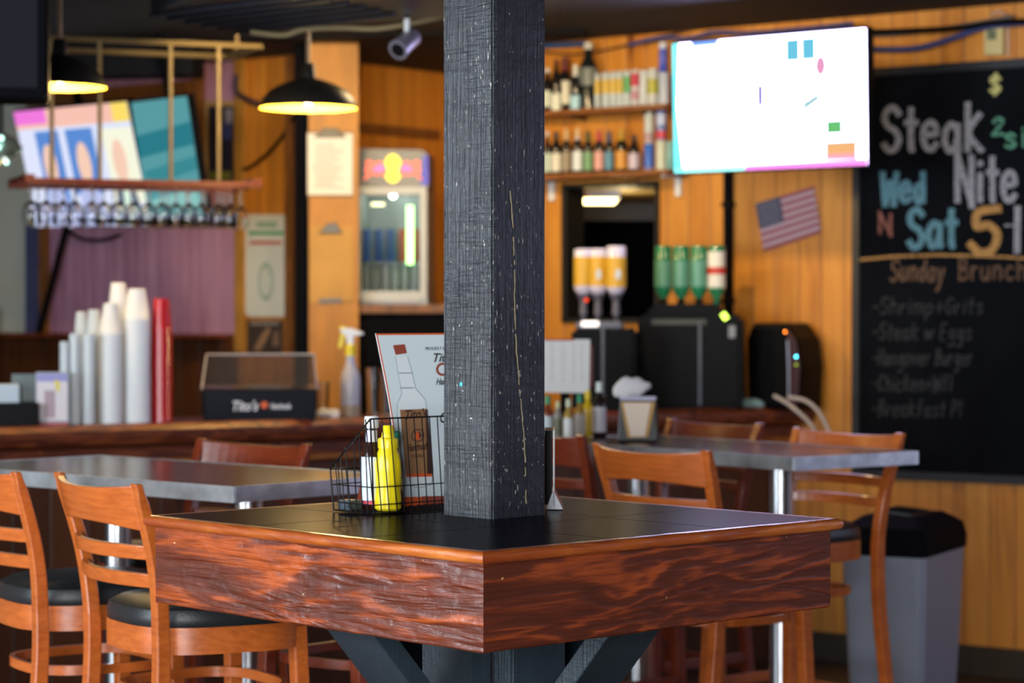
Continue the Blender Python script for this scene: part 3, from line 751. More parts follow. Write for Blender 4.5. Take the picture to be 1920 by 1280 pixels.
goldm = grain('bar_mould_wood', (.18, .045, .010), (.30, .09, .018), (.42, .15, .03), rough=.3, bump=.1, coat=.4, chips=False)
MB().tube([(0, .062, TZ - .135), (BLn - .08, .062, TZ - .135)], .014, 10).build('moulding', goldm, bar, smooth=True)
MB().box(((BLn - .15) / 2, .12, (TZ - .12) / 2), (BLn - .15, .04, TZ - .12)).build('front_panel', barwood, bar)
MB().box((BLn / 2 - .3, .50, .50), (BLn - 1.0, .04, 1.0)).build('rear_panel', barwood, bar)
def onbar(px, back=.12):
    """point on the bar top under picture column px, `back` behind the front edge"""
    r = ray(px, 600); p = ba + bn * back; c_ = Vector((0, 0, 0)); rr = Vector((r.x, r.y, 0)); nn = bn
    t_ = (p - Vector((0, 0, p.z))).dot(nn) / rr.dot(nn); v = rr * t_; return Vector((v.x, v.y, TZ))
def sc(v): return F / v.y   # px per metre there

# ---- stacked cups, upside down
def cup_stack(px, ztop_px, rim, base, m, label, group, back=.12, pitch=.0125, H=.115, wall=True):
    p = onbar(px, back); k = sc(p); tot = at(px, ztop_px, p.y).z - TZ
    n = max(1, int((tot - H) / pitch) + 1); pitch = (tot - H) / max(1, n - 1) if n > 1 else pitch
    mb = MB(); mb.lathe([(rim - .002, .0), (rim + .0015, .001), (rim + .0015, .005), (rim, .0065), (base, H - .002), (base - .003, H), (0.0001, H)], 22, cap=False)
    o = mb.build('cup', m, smooth=True, loc=p); tag(o, label, 'cup', group)
    for i in range(1, n):
        c_ = o.copy(); COL.objects.link(c_); c_.location = p + Vector((random.uniform(-.0007, .0007), 0, pitch * i))
cup_stack(257, 541, .048, .031, foam, 'white foam cup nested in the thick stack beside the red cups', 'foam cups in the widest stack', pitch=.0135)
cup_stack(222, 530, .038, .026, foam, 'white foam cup in the rear stack reaching highest of all', 'foam cups in the highest stack', back=.26, pitch=.0135)
cup_stack(207, 568, .042, .024, foam, 'white cup in the stack left of the widest foam stack', 'white cups in the middle stack', pitch=.011)
cup_stack(303, 560, .038, .028, redcup, 'red plastic cup nested in the only red stack', 'red cups in a stack', pitch=.017)
cup_stack(176, 580, .030, .020, clearp, 'clear plastic cup in the taller see-through stack beside white cups', 'clear cups in the taller stack', back=.22, pitch=.014)
cup_stack(152, 584, .028, .018, clearp, 'clear plastic cup in the see-through stack farther left', 'clear cups in the left stack', back=.24, pitch=.014)
for px, top, r, lb in ((166, 625, .022, 'clear ribbed tumbler stack standing before the white cups'), (140, 625, .019, 'tall clear drinking straws holder left of the tumbler stack'), (121, 640, .017, 'round edge of clear plastic lids standing left of the straws holder')):
    p = onbar(px, .09); H = at(px, top, p.y).z - TZ
    mb = MB(); n = 14; mb.lathe([(r, 0)] + [(r * (1 + .05 * (i % 2)), H * (i + .5) / n) for i in range(n)] + [(r * .9, H), (.0001, H)], 18, cap=False)
    tag(mb.build('plastic_tumbler', clearp, loc=p, smooth=True), lb, 'tumbler')
# sign
p = onbar(98, .075); k = sc(p); H = 104 / k
o = thing('table_sign', 'small upright drinks advert in an acrylic holder on the bar', 'sign', p, R(3))
MB().box((0, 0, H / 2), (62 / k, .012, H), bev=.002).build('holder', mat('acrylic_holder', (.35, .36, .42), .2), o)
MB().box((0, -.0065, H * .52), (56 / k, .001, H * .78)).build('poster', mat('pink_white_print', (.78, .70, .72), .5), o)
MB().box((0, -.0068, H * .90), (56 / k, .0012, H * .14)).build('poster_header', mat('violet_print', (.32, .30, .62), .5), o)
MB().box((-.008, -.0073, H * .42), (20 / k, .0008, H * .50)).build('poster_bottle', mat('mauve_print', (.45, .32, .36), .5), o)
mb = MB(); mb.slab([(.006, H * .86), (.027, H * .84), (.026, H * .62), (.014, H * .68)], -.0075, -.007); mb.build('poster_lemon', mat('lemon_print', (.80, .65, .10), .5), o)
MB().box((0, -.0072, H * .05), (60 / k, .004, H * .08)).build('red_base', mat('red_base_print', (.45, .03, .03), .4), o)
# black napkin boxes, far left
p = onbar(25, .14); k = sc(p)
o = thing('napkin_caddy', 'black box caddy holding white napkins at left end of the bar', 'caddy', p, BA - R(20))
MB().box((0, 0, 48 / k / 2), (90 / k, .14, 48 / k), bev=.006).build('box', black, o)
MB().box((-.03, 0, 82 / k / 2 + .02), (54 / k, .08, 60 / k), bev=.004).build('napkins', mat('napkin_blue_white', (.60, .68, .74), .7), o)
MB().box((.05, .045, 100 / k / 2), (60 / k, .01, 100 / k)).build('back_plate', mat('dark_teal_acrylic', (.06, .10, .11), .25), o)
# fruit tray
p = onbar(488, .17); k = sc(p)
o = thing('garnish_tray', 'black garnish tray with raised clear lid and white lettering', 'tray', p, R(4))
wb, wt, hb = 205 / k, 190 / k, 60 / k
mb = MB(); mb.strip([[Vector((x * (wb if z < hb / 2 else wb * 1.04) / 2, y, z)) for x, y, z in ((sx, -.085, .001), (sx, .085, .001), (sx, .085, hb), (sx, -.095, hb))] for sx in (-1, 1)]); mb.build('tray', mat('navy_black_plastic', (.004, .006, .012), .4, spec=.15), o, bevel=.006)
lid = mat('smoky_clear_lid', (.36, .33, .33), .12, trans=.92, ior=1.08)
mb = MB(); mb.strip([[Vector((x * (wb * 1.04) / 2, -.092, hb + .001)), Vector((x * wb * 1.04 / 2, .09, hb + .001)), Vector((x * wb * 1.0 / 2, .09, 124 / k)), Vector((x * wb * .98 / 2, .0, 124 / k))] for x in (-1, 1)]); mb.build('lid', lid, o, bevel=.004)
mb = MB(); mb.tube([(-wb * .49, 0, 124 / k), (wb * .49, 0, 124 / k)], .0045, 6); mb.tube([(wb * .49, 0, 124 / k), (wb * .52, -.09, hb)], .003, 6); mb.tube([(-wb * .49, 0, 124 / k), (-wb * .52, -.09, hb)], .004, 6)
mb.build('lid_rim', mat('lid_rim_grey', (.38, .36, .38), .3), o)
wl = mat('white_lettering', (.75, .75, .78), .5)
textmesh('lettering', "Tito's", .050, wl, o, Matrix.Translation((-.105, -.097, hb * .35)), .3, .001, .0012, width=.095)
MB().lathe([(.0001, 0), (.013, 0), (.013, .002)], 16, m=Matrix.Rotation(R(90), 3, 'X'), c=(.018, -.095, hb * .52)).build('emblem', orange, o)
textmesh('lettering', "Handmade", .030, wl, o, Matrix.Translation((.04, -.097, hb * .40)), .2, .001, .0008, width=.075)
# spray bottle
p = onbar(657, .15); k = sc(p); q_ = 170 / k / .30
o = thing('spray_bottle', 'translucent spray bottle with yellow and white trigger head on the bar', 'bottle', p, R(180))
s1 = [(.036, 0), (.038, .006), (.038, .13), (.034, .15), (.021, .175), (.017, .20), (.0165, .215)]
s1 = [(r * .98, z * q_) for r, z in s1]
milk = mat('milky_plastic', (.62, .62, .70), .25, trans=.15)
MB().lathe(s1, 26).build('bottle', milk, o, smooth=True)
MB().lathe([(.0375, .002), (.0378, .045 * q_)], 26, cap=False).build('liquid_band', mat('amber_liquid', (.40, .30, .20), .3), o, smooth=True)
MB().lathe([(.020, .207 * q_), (.019, .240 * q_), (.014, .245 * q_)], 20).build('collar', yel2, o, smooth=True)
mb = MB(); z0 = .245 * q_
mb.slab([(-.014, z0), (.012, z0), (.016, z0 + .03), (.038, z0 + .05), (.034, z0 + .062), (-.002, z0 + .062), (-.050, z0 + .045), (-.050, z0 + .038), (-.012, z0 + .030)], -.011, .011); mb.build('trigger_head', white, o, bevel=.003)
mb = MB(); mb.slab([(.018, z0 + .05), (.034, z0 + .052), (.048, z0 - .010), (.036, z0 - .018), (.028, z0 - .002), (.022, z0 + .02)], -.006, .006); mb.build('trigger', yel2, o, bevel=.002)
MB().box((.03, 0, z0 + .064), (.025, .018, .010), bev=.002).build('head_top', yel2, o)
# towel and glasses around it
p = onbar(600, .13); k = sc(p)
mb = MB(); bmesh.ops.create_grid(mb.bm, x_segments=26, y_segments=14, size=1)
for v in mb.bm.verts:
    x, y = v.co.x, v.co.y; r_ = max(0, 1 - (x * x + y * y) * .75)
    v.co = Vector((x * .075, y * .05, .004 + .045 * math.sqrt(r_) * (.65 + .35 * x) + .006 * math.sin(x * 9 + y * 4) * r_ + .004 * math.sin(y * 13)))
for v in mb.bm.verts: v.co.z = max(.003, v.co.z)
o = mb.build('bar_towel', mat('white_cloth', (.66, .68, .66), .9, bump=.4, bs=120), loc=p, smooth=True); so = o.modifiers.new('t', 'SOLIDIFY'); so.thickness = .003; so.offset = 1
tag(o, 'crumpled white bar towel beside the spray bottle', 'towel')
def tumbler(px, back, top, r, label, base=TZ, m=glass):
    p = onbar(px, back); H = at(px, top, p.y).z - TZ
    return tag(MB().lathe([(r * .85, 0), (r, H), (r - .003, H), (r * .85 - .003, .012), (.0001, .012)], 20).build('drinking_glass', m, loc=p, smooth=True), label, 'glass')
tumbler(604, .26, 715, .028, 'clear drinking glass standing between the garnish tray and spray bottle')
tumbler(700, .30, 690, .030, 'clear drinking glass right of the spray bottle')
tumbler(724, .24, 700, .026, 'smaller clear glass just left of the advert card')

# ================================================================ HANGING GLASS RACK
RZ0 = 1.995
ra = G(45, 338, RZ0) if False else None
def rk(px, py, z):
    r = ray(px, py); return Vector((0, 0, CZ)) + r * ((z - CZ) / r.z)
A = rk(45, 338, RZ0); B = rk(490, 347, RZ0); rd = (B - A).normalized(); RA = math.atan2(rd.y, rd.x); RL = (B - A).length; rn = Vector((-rd.y, rd.x, 0))
rack = thing('glass_rack', 'ceiling-hung glass rack with thin brass rods and red wooden rails', 'rack', A, RA)
redrail = mat('rack_red_wood', (.13, .018, .008), .4)
for y in (0, .20, .40): MB().box((RL / 2, y, 0), (RL, .045, .022), bev=.003).build('rail', redrail, rack)
for x in (.02, RL - .02): MB().box((x, .20, .018), (.04, .44, .014), bev=.002).build('cross_bar', redrail, rack)
zt = 2.56
for px in (97, 187, 320, 410):
    P = Plane(A.xy, math.degrees(RA)); s_ = P.sz(px, 200)[0]
    MB().tube([(s_, 0, .01), (s_, 0, zt - RZ0)], .009, 10).build('rod', brass, rack, smooth=True)
mb = MB()
for y in (0, .40): mb.tube([(-.05, y, zt - RZ0), (RL, y, zt - RZ0)], .012, 8)
mb.tube([(0, 0, zt - RZ0), (0, .4, zt - RZ0)], .010, 8); mb.tube([(RL, 0, zt - RZ0), (RL, .4, zt - RZ0)], .010, 8)
mb.build('top_frame', brass, rack)
mb = MB()
for x in (0.05, RL - .05): mb.tube([(x, .2, zt - RZ0), (x, .2, WZ - RZ0)], .008, 8)
mb.tube([(.05, 0, zt - RZ0), (.05, .4, zt - RZ0)], .008, 8); mb.tube([(RL - .05, 0, zt - RZ0), (RL - .05, .4, zt - RZ0)], .008, 8)
mb.build('hanger', brass, rack)
gp = None; gl_lab = 'stemmed wine glass hanging upside down in the overhead rack'
def wineglass(label, group):
    o = thing('wine_glass', label, 'glass', (0, 0, 0), 0, group)
    mb = MB(); mb.lathe([(.034, 0), (.034, -.003), (.006, -.007), (.004, -.02), (.004, -.085), (.012, -.092), (.030, -.110), (.037, -.135), (.036, -.165), (.031, -.188), (.0295, -.188), (.034, -.163), (.035, -.135), (.028, -.112), (.008, -.096), (.0001, -.094)], 20, cap=False)
    mb.build('glass', glass, o, smooth=True); return o
gp = wineglass(gl_lab + ', front row', 'wine glasses in the front row'); gtree = [(c, []) for c in kids(gp)]
first = True
for row, (y, n, lb, gr, x0, x1) in enumerate(((.10, 15, gl_lab + ', front row', 'wine glasses in the front row', .05, .86), (.30, 12, gl_lab + ', rear row', 'wine glasses in the rear row', .10, .95))):
    for i in range(n):
        x = x0 + (x1 - x0) * i / (n - 1) + random.uniform(-.006, .006); p = A + rd * x + rn * y; p.z = RZ0 + .015
        if first: gp.location = p; first = False
        else: dup(gp, p, random.random(), lb, gr, gtree)

# ================================================================ PENDANT LAMPS
shade_out = mat('lamp_black_enamel', (.015, .013, .012), .4); shade_in = mat('lamp_inner_yellow', (.85, .62, .10), .5)
bulbm = mat('lamp_bulb', (1, .8, .4), .5, emit=(1, .62, .14), es=14)
def pendant(px, py, d, label, r=.187, h=.115, e=14):
    p = at(px, py, d)
    o = thing('pendant_lamp', label, 'lamp', p)
    out = [(r, 0), (r * .985, .012), (r * .93, .035), (r * .78, .066), (r * .55, .090), (r * .30, .105), (.030, h), (.024, h + .05), (.020, h + .055), (.0001, h + .055)]
    inn = [(r - .003, 0), (r * .97, .012), (r * .915, .033), (r * .765, .062), (r * .54, .086), (r * .29, .100), (.0001, .104)]
    MB().lathe(out, 40, cap=False).build('shade', shade_out, o, smooth=True); MB().lathe(inn, 40, cap=False).build('shade_lining', shade_in, o, smooth=True)
    MB().lathe([(r - .003, 0), (r, 0)], 40, cap=False).build('shade_rim', shade_in, o)
    MB().lathe([(.0001, .012), (.02, .018), (.030, .040), (.024, .062), (.014, .080), (.014, .10)], 18, cap=False).build('bulb', bulbm, o, smooth=True)
    MB().tube([(0, 0, h + .05), (0, 0, WZ - p.z)], .008, 8).build('stem', mat('lamp_stem', (.30, .20, .12), .4), o)
    mb = MB(); mb.lathe([(.05, WZ - p.z - .025), (.05, WZ - p.z - .001)], 20); mb.build('canopy', shade_out, o)
    l = point('pendant_bulb', p + Vector((0, 0, -.03)), e, (1, .70, .30), .04)
    return o
pendant(578, 203, 8.9, 'black dome pendant lamp with glowing yellow underside above the bar', e=16)
pendant(112, 164, 8.25, 'black pendant lamp partly hidden by dark box, above the left screens', r=.165, e=12)

# ================================================================ SCREENS
def em(name, col, s_=1.0): return mat('screen_' + name, (0, 0, 0), .4, emit=col, es=s_ * (.68 if s_ <= 1 else 1))
def screen(name, label, quad, parts_fn, bez=.008, th=.05, base=None, es=1, arm=0):
    """quad: world corners TL, TR, BR, BL (a flat rectangle-ish panel)"""
    TL, TR, BR, BL_ = quad; X = ((TR + BR) / 2 - (TL + BL_) / 2); W_ = X.length; X.normalize(); Z = ((TL + TR) / 2 - (BL_ + BR) / 2); H_ = Z.length
    Z = (Z - X * Z.dot(X)).normalized(); Y = Z.cross(X).normalized(); C_ = (TL + TR + BR + BL_) / 4
    o = bpy.data.objects.new(name, None); COL.objects.link(o); o.matrix_world = Matrix.Translation(C_) @ Matrix((X, Y, Z)).transposed().to_4x4(); tag(o, label, 'screen')
    MB().box((0, th / 2, 0), (W_ + 2 * bez, th, H_ + 2 * bez), bev=.004).build('housing', black, o)
    MB().box((0, -.001, 0), (W_, .002, H_)).build('display', base, o)
    if arm: MB().box((0, th + .02, .29), (.03, .03, .50)).build('ceiling_pole', black, o)
    def patch(nm, pts, m, lvl=1):
        MB().slab([((u - .5) * W_, (.5 - v) * H_) for u, v in pts], -.0022 - lvl * .0006, -.0018 - lvl * .0006).build(nm, m, o)
    parts_fn(patch); return o, W_, H_
def rect(x0, y0, x1, y1): return [(x0, y0), (x1, y0), (x1, y1), (x0, y1)]
def oval(cx, cy, rx, ry, n=18): return [(cx + rx * math.cos(2 * math.pi * i / n), cy + ry * math.sin(2 * math.pi * i / n)) for i in range(n)]
def quad_at(px4, ds): return [at(p[0], p[1], d) for p, d in zip(px4, ds)]
# big bright screen, right edge nearer
W_em = em('white', (.58, .54, .95), 8)
def big(patch):
    patch('picture_edge', [(0, 0), (.035, 0), (.02, .5), (.05, 1), (0, 1)], em('cyan', (.1, .9, 1), 1.3))
    patch('picture_edge', [(0, .965), (1, .965), (1, 1), (0, 1)], em('aqua', (.3, 1, .9), 1.4))
    patch('picture_edge', [(.38, .965), (1, .955), (1, 1), (.38, 1)], em('pink', (1, .2, .8), 1.2), 2)
    for x in (.60, .68): patch('picture_window', rect(x, .035, x + .07, .20), em('sky', (.10, .60, .85), .9))
    patch('picture_window', rect(.60, .24, .68, .275), em('sky', (.10, .60, .85), .9)); patch('picture_window', rect(.40, .03, .46, .09), em('palecyan', (.6, .95, 1), 1.3))
    patch('picture_blue', [(.10, .0), (.25, .0), (.24, .035), (.11, .04)], em('blue', (.15, .35, 1), 1.1))
    patch('picture_figure', rect(.450, .36, .480, .52), em('deepblue', (.0, .03, .7), .6)); patch('picture_mark', rect(.19, .20, .215, .23), em('green_dot', (.1, .7, .5), 1))
    patch('picture_face', oval(.775, .25, .028, .075), em('rose', (.9, .35, .6), .9))
    pts = [(.12 + .62 * t_, .79 - .16 * t_ + .08 * (t_ - .5) ** 2) for t_ in [i / 12 for i in range(13)]]
    patch('picture_curve', pts + [(x, y + .022) for x, y in reversed(pts)], em('magenta', (.9, .12, .6), .8))
    patch('picture_plant', rect(.80, .66, .88, .76), em('green', (.12, .65, .2), .8)); patch('picture_glass', rect(.795, .82, .95, .93), em('orange', (1, .5, .2), .9))
    patch('picture_glass_base', rect(.795, .91, .95, .955), em('red', (.9, .25, .3), 1.1), 2); patch('picture_shade', [(.68, .52), (.76, .45), (.77, .50), (.69, .58)], em('haze', (.35, .65, .75), .9))
bigtv = screen('television', 'large bright white television hung above the flag', quad_at(((1257, 83), (1619, 54), (1631, 308), (1270, 324)), (9.55, 9.0, 9.0, 9.55)), big, base=W_em)[0]
MB().box((.05, .26, .02), (.12, .42, .12), bev=.01).build('wall_bracket', black, bigtv)
# left pair
def news(patch):
    patch('picture_banner', rect(0, 0, 1, .17), em('salmon', (.95, .55, .45), 1.0)); patch('picture_banner', rect(0, .0, .28, .13), em('magpink', (.9, .2, .75), 1.0), 2); patch('picture_banner', rect(.86, 0, 1, .17), em('gold', (1, .75, .15), 1.0), 2)
    patch('picture_blue', rect(.15, .2, .36, 1), em('studio', (.12, .30, .75), .9)); patch('picture_blue', rect(.42, .2, .66, .8), em('studio', (.12, .30, .75), .9)); patch('picture_pale', rect(.74, .22, 1, .9), em('cream', (.95, .95, .75), 1))
    for i, cx in enumerate((.24, .54, .85)):
        patch('picture_person', [(cx - .11, 1), (cx - .07, .72), (cx + .07, .72), (cx + .11, 1)], em('suit' if i == 2 else 'lavender', (.10, .14, .22) if i == 2 else (.55, .60, .95), .9), 2)
        patch('picture_person', oval(cx, .52, .058, .20), em('skin', (1, .66, .50), .95), 3)
    patch('picture_shirt', [(.82, 1), (.83, .74), (.88, .74), (.89, 1)], em('shirt', (.8, 1, .8), 1), 4)
screen('television', 'left television showing three people in a news program', quad_at(((27, 210), (238, 190), (279, 400), (67, 409)), (11.2, 10.65, 10.75, 11.3)), news, base=em('newsbase', (.75, .8, 1), 1.0), th=.04, arm=.5)
def sea(patch):
    patch('picture_wave', [(0, .30), (1, .22), (1, .42), (0, .5)], em('teal', (.04, .36, .45), .55)); patch('picture_wave', [(.05, .62), (1, .52), (1, .64), (.1, .75)], em('teal2', (.07, .42, .48), .6)); patch('picture_foam', [(.1, .88), (.95, .80), (.95, .97), (.1, .97)], em('foam', (.40, .85, .80), .65))
screen('television', 'teal-coloured television beside the news screen', quad_at(((249, 192), (361, 180), (372, 394), (276, 400)), (10.62, 10.30, 10.40, 10.72)), sea, base=em('seabase', (.16, .55, .60), .6), th=.04, arm=.5)

# ================================================================ WALL-HUNG THINGS helper
def hang(name, label, cat, pl, px, py, off=.0):
    h = pl.hit(px, py); return thing(name, label, cat, h - pl.n * off, pl.a), (lambda x, y: (lambda q_, c_: (q_[0] - c_[0], q_[1] - c_[1]))(pl.sz(x, y, off), pl.sz(px, py, off)))
def wpanel(name, loc2, pxs, m, o, y0, y1, bev=0):
    return MB().slab([loc2(*p) for p in pxs], y0, y1).build(name, m, o, bevel=bev)
def wr(x0, y0, x1, y1): return [(x0, y1), (x1, y1), (x1, y0), (x0, y0)]
# chalkboard
o, f2 = hang('chalkboard', 'large black chalkboard listing steak night and Sunday brunch on the right wall', 'board', WM, 1760, 500)
xl = f2(1604, 500)[0]; zt_ = f2(1760, 122)[1]; zb = f2(1760, 900)[1]; xr_ = xl + 1.35
slatem = mat('chalkboard_slate', (.004, .005, .008), .8, var=.35, vs=3, spec=.06)
MB().box(((xl + xr_) / 2, -.012, (zt_ + zb) / 2), (xr_ - xl - .03, .02, zt_ - zb - .03)).build('writing_surface', slatem, o)
fr = mat('chalkboard_frame', (.020, .022, .030), .35)
for cx, cz, sx, sz_ in ((xl + .015, (zt_ + zb) / 2, .035, zt_ - zb), (xr_ - .015, (zt_ + zb) / 2, .03, zt_ - zb), ((xl + xr_) / 2, zt_ - .015, xr_ - xl - .066, .035), ((xl + xr_) / 2, zb + .015, xr_ - xl - .066, .035)):
    MB().box((cx, -.0165, cz), (sx, .033, sz_), bev=.003).build('frame', fr, o)
# one-stroke alphabet, unit box
FT = {
 'S': [[(.9, .85), (.6, 1), (.25, .92), (.12, .72), (.35, .55), (.7, .45), (.88, .25), (.7, .05), (.35, 0), (.08, .14)]],
 't': [[(.5, .95), (.5, .1), (.6, .0)], [(.15, .62), (.9, .62)]],
 'e': [[(.15, .33), (.8, .36), (.75, .55), (.5, .62), (.2, .5), (.12, .25), (.3, .03), (.6, 0), (.85, .12)]],
 'a': [[(.8, .5), (.5, .62), (.2, .48), (.12, .22), (.35, 0), (.65, .08), (.8, .3)], [(.82, .6), (.82, .1), (.92, 0)]],
 'k': [[(.2, 1), (.2, 0)], [(.85, .68), (.25, .35), (.95, 0)]],
 'K': [[(.2, 1.1), (.2, 0)], [(.85, .85), (.25, .42), (.95, 0)]],
 'N': [[(.12, 0), (.12, 1), (.14, 1), (.85, 0), (.88, 0), (.88, 1)]],
 'i': [[(.5, .6), (.5, 0)], [(.5, .8), (.5, .86)]],
 'W': [[(.05, 1), (.2, 0), (.25, 0), (.5, .7), (.75, 0), (.8, 0), (.95, 1)]],
 'd': [[(.75, .45), (.45, .58), (.15, .35), (.3, .02), (.6, .05), (.78, .3)], [(.8, 1), (.8, 0)]],
 '5': [[(.9, 1.0), (.3, .92), (.25, .6), (.6, .62), (.85, .4), (.7, .08), (.35, 0), (.05, .2)]],
 '-': [[(.1, .45), (.9, .45)]], '1': [[(.5, 1), (.45, 0)]],
 '2': [[(.15, .75), (.45, 1), (.8, .8), (.15, .02), (.2, 0), (.9, .02)]],
 's': [[(.8, .5), (.5, .62), (.2, .5), (.5, .32), (.8, .15), (.5, 0), (.15, .08)]],
 '$': [[(.85, .8), (.5, .95), (.2, .75), (.5, .5), (.8, .3), (.5, .08), (.15, .2)], [(.55, 1.1), (.45, -.05)]],
 'u': [[(.15, .6), (.15, .15), (.4, 0), (.75, .2)], [(.8, .6), (.8, 0)]], 'n': [[(.15, .6), (.15, 0)], [(.15, .4), (.5, .62), (.8, .45), (.8, 0)]],
 'y': [[(.15, .6), (.4, .1)], [(.85, .6), (.35, -.4), (.15, -.35)]], 'r': [[(.2, .6), (.2, 0)], [(.2, .38), (.5, .6), (.8, .52)]],
 'B': [[(.15, 1), (.15, 0)], [(.15, 1), (.65, .95), (.7, .65), (.2, .53), (.75, .45), (.8, .1), (.15, 0)]], 'c': [[(.8, .5), (.5, .62), (.18, .4), (.25, .08), (.55, 0), (.85, .1)]],
 'h': [[(.15, 1), (.15, 0)], [(.15, .4), (.5, .62), (.8, .42), (.8, 0)]], 'm': [[(.08, .6), (.08, 0)], [(.08, .42), (.3, .62), (.5, .4), (.5, 0)], [(.5, .42), (.72, .62), (.92, .4), (.92, 0)]],
 'p': [[(.15, .6), (.15, -.4)], [(.15, .45), (.5, .62), (.82, .35), (.55, .02), (.15, .12)]], '+': [[(.1, .4), (.9, .4)], [(.5, .75), (.5, .05)]],
 'G': [[(.85, .82), (.5, 1), (.15, .7), (.15, .25), (.5, 0), (.85, .2), (.85, .42), (.5, .42)]], 'w': [[(.05, .6), (.25, 0), (.5, .45), (.75, 0), (.95, .6)]],
 'E': [[(.85, 1), (.2, .97), (.15, .5), (.15, .03), (.85, 0)], [(.15, .5), (.7, .52)]], 'g': [[(.8, .5), (.5, .62), (.2, .4), (.4, .08), (.8, .25)], [(.82, .6), (.8, -.3), (.4, -.42), (.15, -.3)]],
 'H': [[(.15, 1), (.15, 0)], [(.85, 1), (.85, 0)], [(.15, .5), (.85, .5)]], 'o': [[(.5, .62), (.15, .4), (.25, .05), (.6, 0), (.85, .3), (.7, .58), (.5, .62)]],
 'v': [[(.1, .6), (.45, 0), (.85, .6)]], 'C': [[(.85, .8), (.5, 1), (.15, .6), (.3, .08), (.85, .15)]], 'P': [[(.15, 1), (.15, 0)], [(.15, 1), (.8, .9), (.7, .52), (.15, .48)]], 'l': [[(.5, 1), (.5, 0)]],
 'f': [[(.8, .95), (.5, 1), (.4, .7), (.4, 0)], [(.15, .55), (.75, .55)]], 'k2': [], '/': [[(.8, 1), (.2, 0)]], 'b': [[(.15, 1), (.15, 0), (.5, 0), (.82, .25), (.5, .58), (.15, .4)]]}
def chalkm(name, c):
    t = NT('chalk_' + name); tc = t.n('TexCoord').outputs['Object']
    nz = t.noise(tc, 140, 3); a = t.ramp(nz, [(.30, (.15,) * 3), (.50, (1,) * 3)])
    return t.set(Base_Color=(*c, 1), Roughness=.95, Alpha=a)
def chalk(name, body, x0, y0, x1, hpx, wpx, m, slant=0.0, seed=0):
    """write body from px x0..x1, baseline y0, capital height hpx, stroke width wpx on the board"""
    mb = MB(); rs = random.Random(seed); wds = [{'i': .5, 'l': .5, '1': .6, ' ': .6, 'm': 1.3, 'w': 1.2, 'W': 1.3, 't': .8, '-': .8, 'r': .8, 'N': 1.15}.get(q, 1) for q in body]; cu = (x1 - x0) / sum(wds)
    for i, ch in enumerate(body):
        cw = cu * wds[i]; xo = x0 + cu * sum(wds[:i])
        if ch == ' ' or ch not in FT: continue
        jy = rs.uniform(-.03, .03) * hpx
        for st in FT[ch]:
            pts = [(xo + cw * (.06 + .86 * x) + slant * y * hpx, y0 + jy - y * hpx) for x, y in st]
            pts = smoothpts(pts, 4) if len(pts) > 2 else [pts[0], ((pts[0][0] + pts[1][0]) / 2, (pts[0][1] + pts[1][1]) / 2), pts[1]]
            for a, b in zip(pts, pts[1:]):
                dx, dy = b[0] - a[0], b[1] - a[1]; L = math.hypot(dx, dy) or 1; ex, ey = dx / L * wpx * .3, dy / L * wpx * .3; nx, ny = -dy / L * wpx / 2, dx / L * wpx / 2
                a2, b2 = (a[0] - ex, a[1] - ey), (b[0] + ex, b[1] + ey)
                q4 = [f2(a2[0] + nx, a2[1] + ny), f2(b2[0] + nx, b2[1] + ny), f2(b2[0] - nx, b2[1] - ny), f2(a2[0] - nx, a2[1] - ny)]
                y = -.0230 - rs.uniform(0, .0006); mb.bm.faces.new([mb.bm.verts.new((p[0], y, p[1])) for p in q4])
    return mb.build(name, m, o)
cw_ = chalkm('white', (.30, .31, .38)); cb_ = chalkm('blue', (.10, .24, .33)); cy_ = chalkm('amber', (.42, .23, .08)); cg_ = chalkm('green', (.10, .30, .22)); cr2 = chalkm('red', (.24, .09, .08)); cf_ = chalkm('faint', (.028, .032, .040)); cbr = chalkm('brown', (.13, .075, .05)); cyl = chalkm('yellow', (.52, .50, .20))
chalk('chalk_steak', 'SteaK', 1657, 281, 1850, 80, 11.5, cw_); chalk('chalk_nite', 'Nite', 1793, 376, 1915, 84, 11, cw_)
chalk('chalk_wed', 'Wed', 1656, 378, 1742, 54, 11, cb_); chalk('chalk_and', 'N', 1650, 437, 1680, 36, 6, cr2)
chalk('chalk_sat', 'Sat', 1705, 462, 1803, 70, 12, cb_); chalk('chalk_five', '5', 1816, 472, 1890, 82, 15, cy_)
chalk('chalk_dash', '-', 1886, 440, 1908, 40, 4, cw_); chalk('chalk_one', '1', 1896, 470, 1930, 82, 12, cw_)
chalk('chalk_dollar', '$', 1856, 176, 1886, 34, 7, cyl); chalk('chalk_sides', '2', 1862, 252, 1892, 30, 6, cg_); chalk('chalk_sides', 'si', 1884, 276, 1932, 40, 6, cg_)
mb = MB(); pts = [(1616, 487), (1680, 481), (1760, 478), (1850, 480), (1960, 486)]
for a, b in zip(pts, pts[1:]):
    q4 = [f2(a[0], a[1] + 2.5), f2(b[0], b[1] + 2.5), f2(b[0], b[1] - 2.5), f2(a[0], a[1] - 2.5)]; mb.bm.faces.new([mb.bm.verts.new((p[0], -.0232, p[1])) for p in q4])
mb.build('chalk_line', cy_, o)
chalk('chalk_heading', 'Sunday', 1672, 526, 1776, 40, 4.5, cbr, .1); chalk('chalk_heading', 'Brunch', 1800, 524, 1932, 40, 4.5, cbr)
for i, (tx, x1) in enumerate((('-Shrimp+Grits', 1850), ('-Steak w Eggs', 1828), ('-Hangover Burger', 1828), ('-Chicken+Wfl', 1790), ('-Breakfast Pl', 1808))):
    chalk('chalk_line_item', tx, 1638, 588 + i * 48, x1, 30, 3.4, cf_, .12, seed=i)

